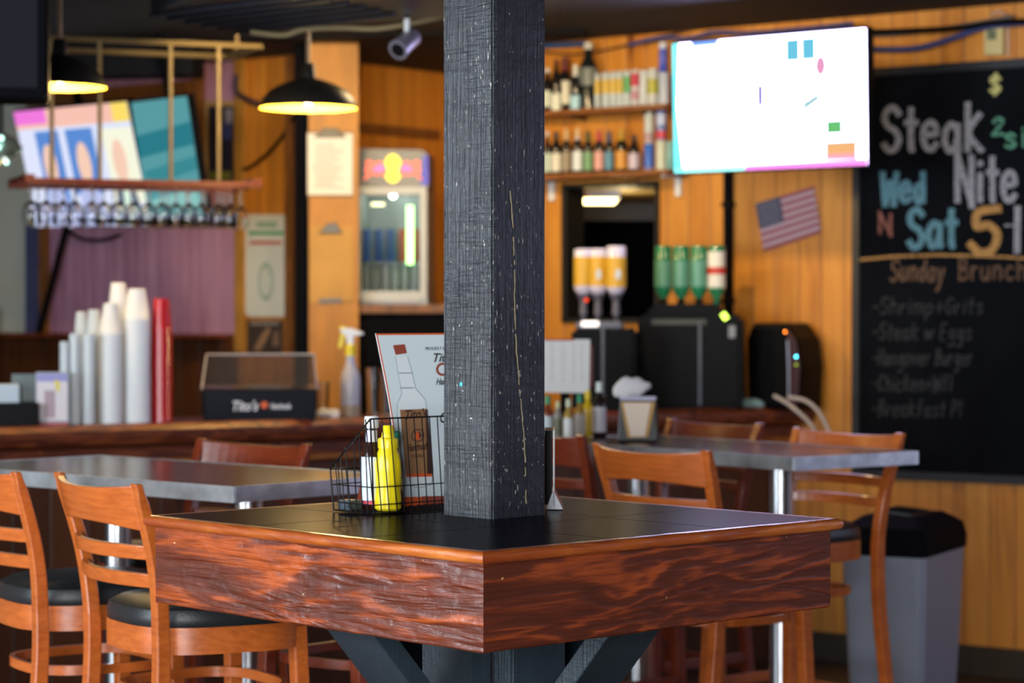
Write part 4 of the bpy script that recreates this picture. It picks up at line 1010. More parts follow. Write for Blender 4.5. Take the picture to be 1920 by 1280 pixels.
# flag
o, f2 = hang('flag', 'small United States flag pinned at an angle on the boards', 'flag', WM, 1480, 410)
fc = [(1418, 382), (1527, 349), (1540, 436), (1433, 472)]
def fq(u, v):
    a = [fc[0][k] + (fc[1][k] - fc[0][k]) * u for k in (0, 1)]; b = [fc[3][k] + (fc[2][k] - fc[3][k]) * u for k in (0, 1)]
    return f2(a[0] + (b[0] - a[0]) * v, a[1] + (b[1] - a[1]) * v)
MB().slab([fq(0, 1), fq(1, 1), fq(1, 0), fq(0, 0)], -.006, -.002).build('cloth', mat('flag_mauve', (.52, .40, .50), .8), o)
mb = MB()
for i in range(0, 13, 2): mb.slab([fq(0, (i + 1) / 13), fq(1, (i + 1) / 13), fq(1, i / 13), fq(0, i / 13)], -.0075, -.0062)
mb.build('red_stripes', mat('flag_red', (.30, .08, .12), .8), o)
MB().slab([fq(0, .54), fq(.42, .54), fq(.42, 0), fq(0, 0)], -.0088, -.0076).build('canton', mat('flag_blue', (.05, .06, .13), .8), o)
mb = MB()
for r_ in range(9):
    for c_ in range(6 if r_ % 2 == 0 else 5):
        u, v = .03 + (c_ + (.5 if r_ % 2 else 0)) * .066 + .015, .05 + r_ * .055; p = fq(u, v)
        mb.slab([(p[0] + .0045 * (1 if k % 2 == 0 else .4) * math.cos(R(90 + 36 * k)), p[1] + .0045 * (1 if k % 2 == 0 else .4) * math.sin(R(90 + 36 * k))) for k in range(10)], -.0096, -.0089)
mb.build('stars', mat('flag_star', (.6, .58, .65), .8), o)
# conduit below the screen
o, f2 = hang('wall_conduit', 'black vertical conduit running down the boards below the big television', 'conduit', WM, 1368, 470)
wpanel('channel', f2, wr(1362, 300, 1376, 640), blackm, o, -.03, -.001, .004)
for y in (380, 560): wpanel('clip', f2, wr(1359, y, 1379, y + 8), black, o, -.034, -.001)
# thermometer-like plaque + tube upper right
o, f2 = hang('intercom_panel', 'cream wall unit with small grey display above the chalkboard', 'wall unit', WM, 1867, 78)
wpanel('case', f2, wr(1850, 50, 1886, 104), mat('cream_plastic', (.60, .50, .24), .5), o, -.03, -.001, .004); wpanel('display', f2, wr(1857, 57, 1874, 76), mat('grey_green_lcd', (.14, .17, .11), .3), o, -.032, -.0305)
o, f2 = hang('clear_tube', 'short clear hooked tube beside the cream wall unit', 'tube', WM, 1893, 70)
q_ = [f2(*p) for p in ((1862, 28), (1875, 22), (1888, 28), (1893, 50), (1893, 105))]; o_ = MB().tube([(x, -.015, z) for x, z in q_], .006, 8).build('tube', mat('pale_tube', (.55, .40, .32), .2), o, smooth=True)
# cables along the top of the wall
def cable(label, pl, pxs, r, m, off=.05, name='cable'):
    p0_ = pl.hit(*pxs[0], off); pts = smoothpts([tuple(pl.hit(px, py, off)) for px, py in pxs], 5)
    return tag(MB().tube([Vector(p) - p0_ for p in pts], r, 8).build(name, m, loc=p0_, smooth=True), label, 'cable')
bluec = mat('blue_cable', (.04, .06, .22), .5); greyc = mat('grey_cable', (.16, .14, .13), .5)
cable('blue cable sagging from the big television toward the right', WM, [(1610, 88), (1640, 92), (1720, 90), (1790, 70), (1860, 48), (1990, 40)], .012, bluec)
cable('black cable looping over the chalkboard to the cream wall unit', WM, [(1600, 60), (1690, 58), (1800, 52), (1870, 42), (1990, 38)], .011, black, .085)
cable('grey cable running straight above the blue cable', WM, [(1560, 62), (1660, 66), (1760, 54), (1900, 30)], .007, greyc, .03)
cable('dark cable drooping along ceiling edge above the bottle shelves', WM, [(1000, 95), (1080, 102), (1160, 88), (1230, 70), (1300, 55)], .005, mat('brown_cable', (.10, .045, .025), .6), .03)
cable('tangled navy cable at the ceiling above the big television', WM, [(1180, 84), (1240, 70), (1290, 72), (1340, 60), (1400, 62), (1500, 54), (1600, 44)], .009, bluec, .10)
cable('blue strip cable at the top of shelf wall beside the post', WM, [(985, 88), (1060, 84), (1100, 82)], .012, mat('bright_blue_cable', (.02, .08, .25), .5), .03)
cable('black cable looping down the left boards from behind the lamp', WL, [(556, 210), (530, 255), (500, 290), (465, 315), (440, 320)], .010, black, .02)
cable('dark cable hooking out beside the framed picture', WL, [(443, 140), (442, 168), (455, 182), (490, 197)], .012, mat('navy_cable', (.02, .02, .05), .5), .05)
cable('black cable hanging diagonally beside the mauve boards', WL, [(125, 425), (110, 480), (95, 540), (72, 625)], .018, black, .06)
cable('dark cable curving under hanging glasses on the mauve boards', WL, [(128, 432), (150, 447), (190, 450), (225, 440)], .010, black, .03)
o = tag(MB().tube([Vector(p) - at(630, 52, 8.6) for p in smoothpts([tuple(at(*p, 8.6)) for p in ((470, 60), (530, 66), (570, 55), (640, 52), (700, 54), (760, 46), (830, 30), (900, 10))], 5)], .009, 8).build('conduit_pipe', mat('beige_conduit', (.34, .27, .14), .5), loc=at(630, 52, 8.6), smooth=True), 'beige flexible conduit sagging beneath the ceiling beside the camera', 'conduit')

# shelves with bottles
def shelf(px0, py0, px1, py1, label):
    a, b = WM.hit(px0, py0, .15), WM.hit(px1, py1, .15); z = (a.z + b.z) / 2; s0, s1 = WM.sz(px0, py0)[0] - .4, WM.sz(px1, py1)[0] + .08; s0 = max(s0, sL + .02)
    root = thing('wall_shelf', label, 'shelf', WM.w((s0 + s1) / 2, 0, z), WM.a)
    MB().box((0, -.088, -.011), (s1 - s0, .17, .022), bev=.003).build('board', shelfwood, root); return root, z, (s0 + s1) / 2
sh1, z1_, sc1 = shelf(1022, 209, 1258, 194, 'upper wooden shelf crowded with wine bottles and cans'); sh2, z2_, sc2 = shelf(1022, 328, 1262, 317, 'lower wooden shelf holding a row of beer bottles')
for (rt, z, sc_) in ((sh2, z2_, sc2),):
    for px in (1038, 1275):
        s_ = WM.sz(px, 345)[0] - sc_; MB().box((s_, -.012, -.067), (.028, .02, .085), bev=.002).build('bracket', white, rt); MB().box((s_, -.080, -.0265), (.02, .12, .008)).build('bracket_arm', white, rt)
for px in (1100, 1235):
    s_ = WM.sz(px, 215)[0] - sc1; MB().box((s_, -.07, -.03), (.015, .12, .012)).build('bracket', mat('dark_bracket', (.05, .03, .02), .5), sh1)
CC = {}
def cm(c, rough=.4): 
    k_ = tuple(c); 
    if k_ not in CC: CC[k_] = mat('print_%02x%02x%02x' % tuple(int(x * 255) for x in c), c, rough)
    return CC[k_]
def bottle(px, off, z, pxw, ytop, body, label, cap, desc, lab=(.12, .48), group=None, pl=WM, name='bottle', neckfoil=None, base_y=None):
    a = pl.sz(px, 300, off)[0]; p = pl.w(a, off, z); k = sc(p); r = pxw / 2 / k; H = at(px, ytop, p.y).z - z
    o = thing(name, desc, 'bottle', p, 0, group)
    MB().lathe([(r * .92, 0), (r, .004), (r, H * .58), (r * .90, H * .66), (r * .50, H * .77), (r * .42, H * .82), (r * .40, H * .97)], 20).build('bottle_glass', cm(body, .12), o, smooth=True)
    MB().lathe([(r * 1.02, H * lab[0]), (r * 1.02, H * lab[1])], 20, cap=False).build('label', cm(label), o, smooth=True)
    MB().lathe([(r * .50, H * (.80 if neckfoil else .90)), (r * .46, H)], 14).build('cap', cm(cap), o, smooth=True)
    if neckfoil: MB().lathe([(r * .60, H * .745), (r * .48, H * .80)], 14, cap=False).build('neck_label', cm(neckfoil), o, smooth=True)
    return o
DK = (.012, .010, .012)
bottle(1026, .09, z1_, 22, 128, DK, (.55, .60, .50), (.6, .6, .6), 'wine bottle with white label and pale cap next to the post, upper shelf')
bottle(1043, .12, z1_, 20, 112, DK, (.70, .72, .62), (.10, .01, .02), 'dark wine bottle with low white label, second on the upper shelf', lab=(.02, .34))
bottle(1059, .07, z1_, 26, 108, DK, (.72, .68, .55), (.12, .01, .02), 'dark wine bottle with tall cream label and maroon neck, upper shelf', lab=(.14, .56), neckfoil=(.12, .01, .02))
bottle(1079, .12, z1_, 20, 122, DK, (.40, .66, .78), (.72, .74, .68), 'slim bottle with white neck and light blue label, upper shelf', lab=(.02, .32), neckfoil=(.7, .72, .66))
bottle(1103, .08, z1_, 36, 80, (.010, .014, .016), (.16, .18, .17), (.65, .65, .6), 'largest black bottle with grey label towering on the upper shelf', lab=(.36, .62))
def can(px, off, z0, pxw, ytop, bands, desc, name='can'):
    """bands: list of (fraction, colour) from the bottom"""
    a = WM.sz(px, 300, off)[0]; p = WM.w(a, off, z0); k = sc(p); r = pxw / 2 / k; H = at(px, ytop, p.y).z - z0
    o = thing(name, desc, 'can', p, 0)
    MB().lathe([(r * .8, 0), (r, H * .04), (r, H * .93), (r * .82, H), (r * .78, H - .003), (.0001, H - .003)], 20, cap=False).build('can_body', cm(bands[0][1], .3), o, smooth=True)
    for i, (f0, f1, c_) in enumerate(bands[1:] and [(b[0], b[2], b[1]) for b in bands[1:]]): MB().lathe([(r * 1.015, H * f0), (r * 1.015, H * f1)], 20, cap=False).build('printed_band', cm(c_), o, smooth=True)
    return H
SV = (.55, .62, .64)
yl = (.68, .46, .08)
can(1119, .07, z1_, 16, 138, [(0, SV), (.42, yl, .82)], 'silver can with yellow band beside the largest black bottle')
can(1136, .08, z1_, 16, 136, [(0, SV), (.42, yl, .80)], 'silver can with yellow band, second of the yellow-banded row')
can(1150, .08, z1_, 15, 135, [(0, SV), (.42, yl, .80)], 'silver can with yellow band, third of the yellow-banded row')
can(1163, .08, z1_, 15, 134, [(0, SV), (.40, yl, .80)], 'silver can with yellow band left of the green-edged can')
can(1176, .08, z1_, 15, 133, [(0, SV), (.40, (.10, .42, .14), .85)], 'silver can with green band on the upper shelf')
can(1191, .08, z1_, 18, 131, [(0, (.6, .6, .62)), (.55, (.55, .02, .06), .9), (.2, (.5, .25, .3), .45)], 'white can with red top band on the upper shelf')
can(1207, .08, z1_, 17, 132, [(0, (.62, .66, .68))], 'plain whitish can right of the red-topped can')
can(1224, .09, z1_, 22, 129, [(0, (.60, .62, .60)), (.32, (.42, .40, .04), .72)], 'wide whitish can with olive square label on the upper shelf')
hh = can(1245, .08, z1_, 20, 136, [(0, (.50, .55, .66))], 'pale blue can under the tall blue can on the upper shelf')
can(1243, .08, z1_ + hh, 15, 80, [(0, (.04, .08, .55)), (.8, (.6, .65, .8), 1.0)], 'tall blue can stacked on top beside the big television')
LB = [(1026, 16, 246, (.45, .55, .48), (.5, .5, .5), None, 'beer bottle with pale green label beside the post, lower shelf'),
      (1043, 22, 247, (.66, .64, .54), (.02, .01, .01), None, 'dark beer bottle with cream label and black cap, lower shelf'),
      (1062, 18, 242, (.30, .24, .16), (.60, .42, .20), (.55, .36, .2), 'beer bottle with gold foil neck and small tan label'),
      (1083, 20, 241, (.70, .74, .76), (.60, .44, .24), (.6, .56, .6), 'beer bottle with white label and gold and white neck'),
      (1103, 19, 246, (.16, .34, .16), (.06, .07, .01), (.10, .12, .03), 'beer bottle with green label on the lower shelf'),
      (1123, 20, 244, (.72, .36, .30), (.50, .05, .06), (.6, .10, .10), 'beer bottle with pink label and red neck on the lower shelf'),
      (1142, 18, 246, (.10, .28, .40), (.05, .06, .12), (.10, .14, .26), 'beer bottle with blue-green label on the lower shelf'),
      (1165, 24, 243, (.66, .30, .04), (.50, .28, .02), (.60, .34, .02), 'beer bottle with amber label and yellow neck on the lower shelf'),
      (1189, 22, 254, (.62, .52, .62), (.02, .015, .03), None, 'dark bottle with red and white label on the lower shelf')]
for px, w_, yt, lb, cp, nf, ds in LB: bottle(px, .09, z2_, w_, yt, DK, lb, cp, ds, neckfoil=nf, lab=(.08, .50))
hh = can(1217, .09, z2_, 19, 270, [(0, (.03, .14, .60)), (0.05, (.45, .30, .20), .10)], 'royal blue can at the bottom of a stacked pair')
can(1217, .09, z2_ + hh, 18, 210, [(0, (.55, .60, .56)), (.05, (.45, .30, .32), .35)], 'pale green and white can stacked on the royal blue can')
hh = can(1240, .09, z2_, 20, 263, [(0, (.58, .62, .52))], 'creamy white can at the bottom of the stack nearest the television')
can(1240, .09, z2_ + hh, 19, 206, [(0, (.14, .22, .50)), (.05, (.60, .04, .10), .30), (.5, (.5, .58, .8), .85)], 'blue and red can stacked on the creamy can')
can(1257, .10, z2_, 15, 265, [(0, (.20, .45, .42))], 'teal can partly covered by the big television')

# ================================================================ MACHINES AT THE BAR END
def inv_bottles(par, xs, y, z, r, H, body, label, lz=(.2, .8)):
    for x in xs:
        b = MB().lathe([(r * .30, 0), (r * .30, H * .08), (r * .9, H * .20), (r, H * .26), (r, H * .97), (r * .9, H)], 20, c=(x, y, z)).build('inverted_bottle', body, par, smooth=True)
        if label: MB().lathe([(r * 1.03, H * lz[0]), (r * 1.03, H * lz[1])], 20, c=(x, y, z), cap=False).build('bottle_label', label, b, smooth=True)
p = onbar(1297, .20); k = sc(p); m_ = thing('shot_chiller', 'black shot chiller with three upturned green bottles on the bar end', 'machine', p, R(-8))
W_ = 195 / k; H_ = at(1297, 590, p.y).z - TZ
MB().box((0, 0, H_ / 2), (W_, .26, H_), bev=.02).build('cabinet', black, m_)
MB().box((-.02, .0, H_ + .015), (W_ * .72, .2, .06), bev=.02).build('bottle_seat', black, m_)
MB().box((-.045, -.131, H_ - .03), (W_ * .52, .004, .022)).build('name_strip', mat('dark_gold_print', (.035, .032, .014), .4), m_)
textmesh('lettering', 'SHOT', .001, black, m_, Matrix.Translation((0, -.120, H_ - .4))) if False else None
mb = MB(); mb.tube([(.045, -.14, H_ - .03), (.045, -.14, .02)], .009, 8); mb.build('chrome_bar', mat('dull_chrome', (.25, .26, .3), .3, metal=.8), m_)
MB().box((W_ * .40, -.132, H_ - .07), (.028, .004, .05)).build('grey_badge', greyp, m_)
greeng = mat('green_glass', (.02, .20, .10), .10, coat=.8); 
bz = H_ + .045
inv_bottles(m_, (-.12, -.045, .03), .0, bz + .0, .036, .245, greeng, mat('green_white_label', (.10, .30, .22), .3), (.30, .75))
inv_bottles(m_, (.105,), -.01, bz, .036, .245, greeng, paper, (.28, .90))
MB().lathe([(.0385, .125), (.0385, .155)], 20, c=(.105, -.01, bz), cap=False).build('red_label_band', mat('red_label', (.55, .04, .02), .4), m_)
for x in (-.12, -.045, .03, .105): MB().lathe([(.022, -.01), (.012, .03), (.03, .05)], 14, c=(x, -.0, bz), cap=False).build('bottle_collar', black, m_, smooth=True)
ledm = lambda n_, c_, s_=6: mat('led_' + n_, c_, .4, emit=c_, es=s_)
MB().box((W_ * .33, -.134, H_ - .006), (.022, .010, .03), rot=Matrix.Rotation(R(-35), 3, 'Y')).build('indicator_light', ledm('lime', (.55, .9, .08), 2.5), m_)
p = onbar(1135, .16); k = sc(p); m_ = thing('shot_chiller', 'black shot chiller with upturned yellow-labelled bottles left of the green ones', 'machine', p, R(-6))
W_ = 120 / k; H_ = at(1135, 615, p.y).z - TZ
MB().box((0, 0, H_ / 2), (W_, .24, H_), bev=.015).build('cabinet', black, m_)
MB().box((-.02, -.02, H_ + .012), (.19, .16, .03), bev=.008).build('bottle_seat', mat('slate_metal', (.10, .10, .14), .35), m_)
MB().box((-.055, -.105, H_ + .018), (.07, .02, .022), bev=.003).build('white_light', mat('led_white', (1, .95, .9), .4, emit=(1, .9, .85), es=.9), m_)
MB().box((-.075, -.123, H_ * .55), (.06, .004, H_ * .5)).build('red_panel', mat('dark_red_panel', (.12, .012, .012), .4), m_)
mb = MB(); mb.tube([(.0, -.125, H_ + .0), (.0, -.125, .05)], .008, 8); mb.build('chrome_bar', mat('dull_chrome', (.25, .26, .3), .3), m_)
clearb = mat('clear_violet_glass', (.62, .60, .78), .1, coat=.6); ylb = mat('yellow_label', (.62, .36, .03), .45)
zb_ = at(1135, 565, p.y).z - TZ
inv_bottles(m_, (-.09, -.030), .02, zb_, .040, .215, clearb, ylb, (.30, .85)); inv_bottles(m_, (.045,), -.02, zb_, .040, .225, clearb, ylb, (.26, .80))
for c_ in ((-.022, -.022), (.06, -.062)): MB().lathe([(.0001, 0), (.012, 0), (.012, .001)], 14, m=Matrix.Rotation(R(90), 3, 'X') @ Matrix.Diagonal((1, 1.9, 1)), c=(c_[0] - .004, c_[1], zb_ + .11)).build('label_emblem', cm((.50, .56, .62)), m_)
mb = MB()
for x in (-.09, -.03, .045): mb.lathe([(.018, -.055), (.014, 0), (.03, .03)], 14, c=(x, 0 if x < 0 else -.02, zb_), cap=False); mb.tube([(x, 0, zb_ - .05), (x, 0, H_ + .01)], .008, 8)
mb.build('pour_necks', mat('slate_metal', (.10, .10, .14), .35), m_)
MB().lathe([(.0001, -.01), (.010, 0), (.0001, .01)], 12, c=(-.075, -.045, zb_ + .005), cap=False).build('red_stopper', ledm('red', (.8, .06, .01), .9), m_)
# till / card machine with LEDs
s_ = WM.sz(1472, 700, .135)[0]; p = WM.w(s_, .135, TZ); k = sc(p)
m_ = thing('coffee_machine', 'rounded black machine with orange and blue indicator lights by the chalkboard', 'machine', p, WM.a)
H_ = at(1460, 605, p.y).z - TZ
MB().slab([(-.12, 0), (.12, 0), (.13, H_ * .5), (.11, H_ * .82), (.06, H_), (-.10, H_), (-.13, H_ * .8)], -.11, .11).build('body', black, m_, bevel=.02)
MB().slab([(.075, .02), (.123, .02), (.134, H_ * .5), (.114, H_ * .8), (.075, H_ * .93)], -.118, -.108).build('side_trim', mat('burgundy_plastic', (.05, .02, .03), .3), m_, bevel=.003)
mb = MB(); mb.tube([(.078, -.118, H_ * .8), (.085, -.12, H_ * .45), (.085, -.12, .05)], .005, 8); mb.build('chrome_trim', mat('dull_chrome', (.25, .26, .3), .3, metal=.8), m_)
for px, py, c_, n_, s_ in ((1478, 622, (1, .22, .02), 'orange', 7), (1507, 668, (.10, .70, 1), 'blue', 9), (1507, 683, (.30, .45, .02), 'olive', 2)):
    w_ = at(px, py, p.y - .12) - p; l_ = Matrix.Rotation(-WM.a, 3, 'Z') @ w_
    MB().lathe([(.0001, -.005), (.005, 0), (.0001, .005)], 10, c=(l_.x, -.124, l_.z), cap=False).build('indicator_light', ledm(n_, c_, s_), m_)
# cloth and white tubes at right end
p = onbar(1412, .05)
mb = MB(); bmesh.ops.create_icosphere(mb.bm, subdivisions=3, radius=1)
for v in mb.bm.verts: v.co = Vector((v.co.x * .065, v.co.y * .04, max(0, .022 + v.co.z * .022 + .004 * math.sin(v.co.x * 5 + v.co.y * 7))))
tag(mb.build('blue_cloth', mat('pale_blue_cloth', (.25, .42, .46), .8, bump=.3, bs=100), loc=p, smooth=True), 'folded pale blue cloth lying at the right end of the bar', 'cloth')
for i, pxs in enumerate((((1452, 742), (1475, 755), (1500, 775), (1520, 795), (1532, 818)), ((1478, 745), (1508, 750), (1532, 768), (1548, 795), (1560, 822)))):
    p0_ = at(*pxs[0], 9.5); pts = smoothpts([tuple(at(*q_, 9.5 - .06 * j)) for j, q_ in enumerate(pxs)], 5)
    tag(MB().tube([Vector(a) - p0_ for a in pts], .008, 8).build('beverage_hose', mat('white_hose', (.55, .50, .50), .4), loc=p0_, smooth=True), ('lower' if i == 0 else 'upper') + ' of two white hoses curling over the bar end', 'hose')

# ================================================================ ON THE RIGHT TABLE
def ontab(px, py): v = G(px, py); return v
def tb(px, py, ytop, wpx, body, label, cap, desc, lab=(.1, .55), m=None):
    p = ontab(px, py); k = sc(p); r = wpx / 2 / k; H = at(px, ytop, p.y).z - TZ
    o = thing('sauce_bottle', desc, 'bottle', p)
    MB().lathe([(r * .92, 0), (r, .004), (r, H * .6), (r * .8, H * .68), (r * .45, H * .76), (r * .42, H * .86)], 20).build('bottle_glass', cm(body, .15), o, smooth=True)
    MB().lathe([(r * 1.03, H * lab[0]), (r * 1.03, H * lab[1])], 20, cap=False).build('label', cm(label), o, smooth=True)
    MB().lathe([(r * .55, H * .82), (r * .5, H)], 14).build('cap', cm(cap), o, smooth=True)
tb(1027, 826, 742, 22, (.22, .05, .02), (.55, .62, .62), (.03, .30, .12), 'green-capped sauce bottle nearest the post on the right table')
tb(1046, 822, 752, 17, (.35, .33, .28), (.20, .20, .12), (.68, .66, .34), 'small bottle with pale yellow cap on the right table')
tb(1066, 828, 748, 19, (.40, .26, .06), (.72, .70, .66), (.62, .64, .42), 'bottle with white label and cream cap on the right table')
tb(1087, 822, 740, 20, (.42, .24, .04), (.62, .54, .46), (.02, .30, .14), 'amber hot sauce with green cap, right of the cream-capped bottle')
tb(1102, 818, 732, 22, (.70, .46, .02), (.62, .40, .03), (.80, .55, .02), 'yellow mustard bottle on the far end of the right table')
tb(1124, 820, 716, 26, (.02, .012, .012), (.62, .60, .62), (.60, .66, .62), 'tall black sauce bottle with pale cap on the right table')
# paper menu behind the sauces
p = ontab(1060, 813); k = sc(p); o = thing('paper_menu', 'white printed menu sheet standing upright right of the post', 'menu', p, R(3))
H0, H1 = at(1060, 735, p.y).z - TZ, at(1060, 636, p.y).z - TZ; hw = 46 / k
MB().box((0, .01, H0 / 2 + .01), (.03, .03, H0 + .02)).build('stand', black, o)
MB().slab([(-hw, H0), (hw * .96, H0 - .003), (hw, H1), (-hw, H1)], -.009, -.006).build('sheet', paper, o)
mb = MB()
for cx in (-.045, -.008, .028, .055):
    for i in range(15): 
        ln = random.uniform(.010, .022); mb.box((cx + random.uniform(-.002, .002), -.0093, H1 - .015 - i * .0088), (ln * .8, .0006, .0016))
mb.build('printed_lines', mat('grey_text', (.36, .33, .32), .7), o)
MB().box((-.02, -.0075, H1 - .002), (hw * 1.2, .004, .005)).build('red_heading', mat('red_heading', (.45, .05, .05), .6), o)
# napkin holder
p = ontab(1197, 826); k = sc(p); o = thing('napkin_holder', 'black napkin holder with tapered tan and white label on the right table', 'holder', p, R(-5))
mb = MB(); H_ = 82 / k; mb.strip([[Vector((x * 38 / k, -.05, .001)), Vector((x * 38 / k, .05, .001)), Vector((x * 34 / k, .03, H_)), Vector((x * 34 / k, -.03, H_))] for x in (-1, 1)]); mb.build('case', mat('holder_black', (.02, .018, .018), .3), o, bevel=.004)
MB().slab([(-19 / k, .012), (19 / k, .014), (32 / k, H_ * .90), (-32 / k, H_ * .90)], -.056, -.052).build('label', mat('amber_label', (.48, .26, .06), .5), o)
MB().slab([(-13 / k, .016), (13 / k, .016), (24 / k, H_ * .88), (-27 / k, H_ * .88)], -.058, -.0565).build('label_centre', mat('peach_print', (.74, .58, .45), .5), o)
MB().box((0, -.036, H_ - .003), (68 / k, .012, .012), bev=.003).build('top_lip', mat('lilac_rim', (.45, .42, .55), .4), o)
mb = MB(); bmesh.ops.create_icosphere(mb.bm, subdivisions=3, radius=1)
for v in mb.bm.verts: v.co = Vector((v.co.x * 36 / k - 12 / k + .01 * v.co.z, v.co.y * .02, H_ + .028 + v.co.z * .034 * (1 - .3 * v.co.x) + .004 * math.sin(v.co.x * 9)))
mb.build('napkins', mat('napkin_white', (.66, .62, .62), .85, bump=.4, bs=90), o, smooth=True)

# ================================================================ LEFT BACK WALL THINGS
o, f2 = hang('framed_picture', 'dark picture in a pale wood frame behind the rightmost brass rod', 'picture', WL, 418, 265)
wpanel('frame', f2, wr(389, 190, 449, 345), mat('pale_frame_wood', (.42, .27, .12), .5), o, -.025, -.001, .004); wpanel('print', f2, wr(398, 200, 446, 340), mat('dark_navy_print', (.022, .020, .045), .3), o, -.028, -.0255)
wpanel('pale_patch', f2, wr(430, 205, 443, 232), cm((.28, .27, .36)), o, -.030, -.0285); wpanel('blue_patch', f2, wr(424, 232, 442, 262), cm((.05, .06, .20)), o, -.030, -.0285)
wpanel('green_patch', f2, wr(402, 322, 440, 336), cm((.16, .18, .04)), o, -.030, -.0285)
o, f2 = hang('wall_sensor', 'small white sensor box above the framed picture', 'sensor', WL, 349, 142, .6); wpanel('case', f2, wr(341, 128, 357, 156), white, o, -.03, .03, .006); wpanel('lens', f2, wr(345, 134, 353, 142), cm((.3, .3, .32)), o, -.033, -.0305)
o, f2 = hang('tin_sign', 'tall white sign with green arrow and red stripe left of black post', 'sign', WL, 502, 500)
def rrect(x0, y0, x1, y1, r):
    out = []
    for cx, cy, a0 in ((x0 + r, y1 - r, 180), (x1 - r, y1 - r, 270), (x1 - r, y0 + r, 0), (x0 + r, y0 + r, 90)):
        for j in range(5): a = R(a0 + 22.5 * j); out.append((cx + r * math.cos(a), cy - r * math.sin(a)))
    return out
wpanel('plate', f2, rrect(463, 402, 540, 594, 10), mat('sign_white', (.62, .62, .56), .45), o, -.012, -.001, .002)
gs, rs2 = cm((.03, .30, .10)), cm((.50, .07, .04))
wpanel('green_arrow', f2, [(468, 437), (474, 431), (474, 434), (530, 434), (530, 431), (536, 437), (530, 443), (530, 440), (474, 440), (474, 443)], gs, o, -.0135, -.0122)
wpanel('green_heading', f2, wr(484, 415, 522, 427), cm((.30, .42, .32)), o, -.0135, -.0122); wpanel('red_stripe', f2, wr(471, 452, 532, 458), rs2, o, -.0135, -.0122)
mb = MB(); cc_ = f2(502, 528)
for i in range(24):
    a, b = 2 * math.pi * i / 24, 2 * math.pi * (i + 1) / 24; mb.slab([(cc_[0] + r * math.cos(q_), cc_[1] + r * 1.9 * math.sin(q_)) for r, q_ in ((.036, a), (.050, a), (.050, b), (.036, b))], -.0135, -.0122)
for i in range(8): mb.box((cc_[0] + random.uniform(-.01, .01), -.013, cc_[1] - .05 + i * .014), (.03, .001, .004))
mb.build('green_wreath', cm((.32, .42, .34)), o)
o, f2 = hang('poster', 'dark brown poster hanging directly under the tall white sign', 'poster', WL, 500, 630)
wpanel('sheet', f2, wr(465, 600, 532, 662), mat('brown_poster', (.05, .035, .03), .5), o, -.008, -.001); wpanel('figure', f2, [(478, 655), (492, 628), (505, 612), (510, 618), (500, 640), (490, 657)], cm((.30, .17, .10)), o, -.0095, -.0082)
wpanel('heading', f2, wr(472, 603, 525, 609), cm((.26, .22, .20)), o, -.0095, -.0082); wpanel('figure', f2, [(512, 648), (516, 622), (524, 620), (526, 650)], cm((.22, .13, .09)), o, -.0095, -.0082)
# clipboards: on a board wall parallel to the picture, between post and fridge
CB = Plane(at(620, 300, 10.75).xy, 4)
MBb = MB(); a = CB.sz(583, 400)[0]; b = CB.sz(668, 400)[0]
struct(MB().box(((a + b) / 2, .05, 1.55), (b - a + .02, .06, 3.1)).build('wall_partition', ply, loc=(CB.p.x, CB.p.y, 0), rz=CB.a))
o, f2 = hang('clipboard', 'clipboard with white printed sheet hanging right of the black post', 'clipboard', CB, 619, 305, -.018)
wpanel('board', f2, wr(576, 246, 662, 368), mat('clip_brown', (.20, .10, .03), .5), o, -.006, 0, .002); wpanel('sheet', f2, wr(577, 250, 661, 365), paper, o, -.009, -.0065)
mb = MB()
for i in range(17): x0 = 590 + random.uniform(-4, 4); x1 = 640 + random.uniform(-14, 8); mb.slab([f2(*q_) for q_ in wr(x0, 270 + i * 5, x1, 271.6 + i * 5)], -.0098, -.0092)
mb.build('printed_lines', mat('grey_text', (.36, .33, .32), .7), o); wpanel('clip', f2, [(588, 258), (598, 248), (606, 240), (632, 240), (640, 248), (650, 258)], mat('dark_clip', (.07, .06, .04), .3), o, -.02, -.0100, .003)
o, f2 = hang('clipboard', 'bare brown clipboard with dark clip under the one holding paper', 'clipboard', CB, 622, 490, -.018)
wpanel('board', f2, wr(580, 424, 662, 566), mat('golden_board', (.48, .24, .03), .5, var=.1), o, -.006, 0, .002); wpanel('clip', f2, [(598, 437), (606, 428), (612, 420), (630, 416), (636, 428), (643, 437)], mat('dark_clip', (.07, .06, .04), .3), o, -.02, -.0065, .003)
wpanel('bottom_mark', f2, [(598, 560), (640, 559), (642, 566), (600, 568)], mat('dark_clip', (.07, .06, .04), .3), o, -.010, -.0065)
# fridge on a dark counter
FP = Plane(at(735, 400, 10.95).xy, -4); fz = at(735, 570, 10.95).z
ct = thing('back_counter', 'dark wooden back counter carrying the small drinks fridge', 'counter', (FP.p.x, FP.p.y, 0), FP.a)
xa, xb = FP.sz(672, 570)[0], FP.sz(905, 570)[0]
MB().box(((xa + xb) / 2, .12, fz - .022), (xb - xa, .52, .04), bev=.004).build('worktop', brownwood, ct); MB().box(((xa + xb) / 2, .14, (fz - .042) / 2), (xb - xa - .03, .46, fz - .044)).build('cabinet', blackm, ct)
fr_ = thing('drinks_fridge', 'small lit drinks fridge with red and yellow bull emblem on its header', 'fridge', (FP.p.x, FP.p.y, fz), FP.a)
f2 = lambda x, y: (FP.sz(x, y)[0], FP.sz(x, y)[1] - fz)
x0, x1 = f2(665, 400)[0], f2(801, 400)[0]; zt2 = f2(735, 278)[1]; zh = f2(735, 350)[1]; dpt = .34
fgrey = mat('fridge_silver', (.30, .31, .31), .35, metal=.3)
mb = MB()
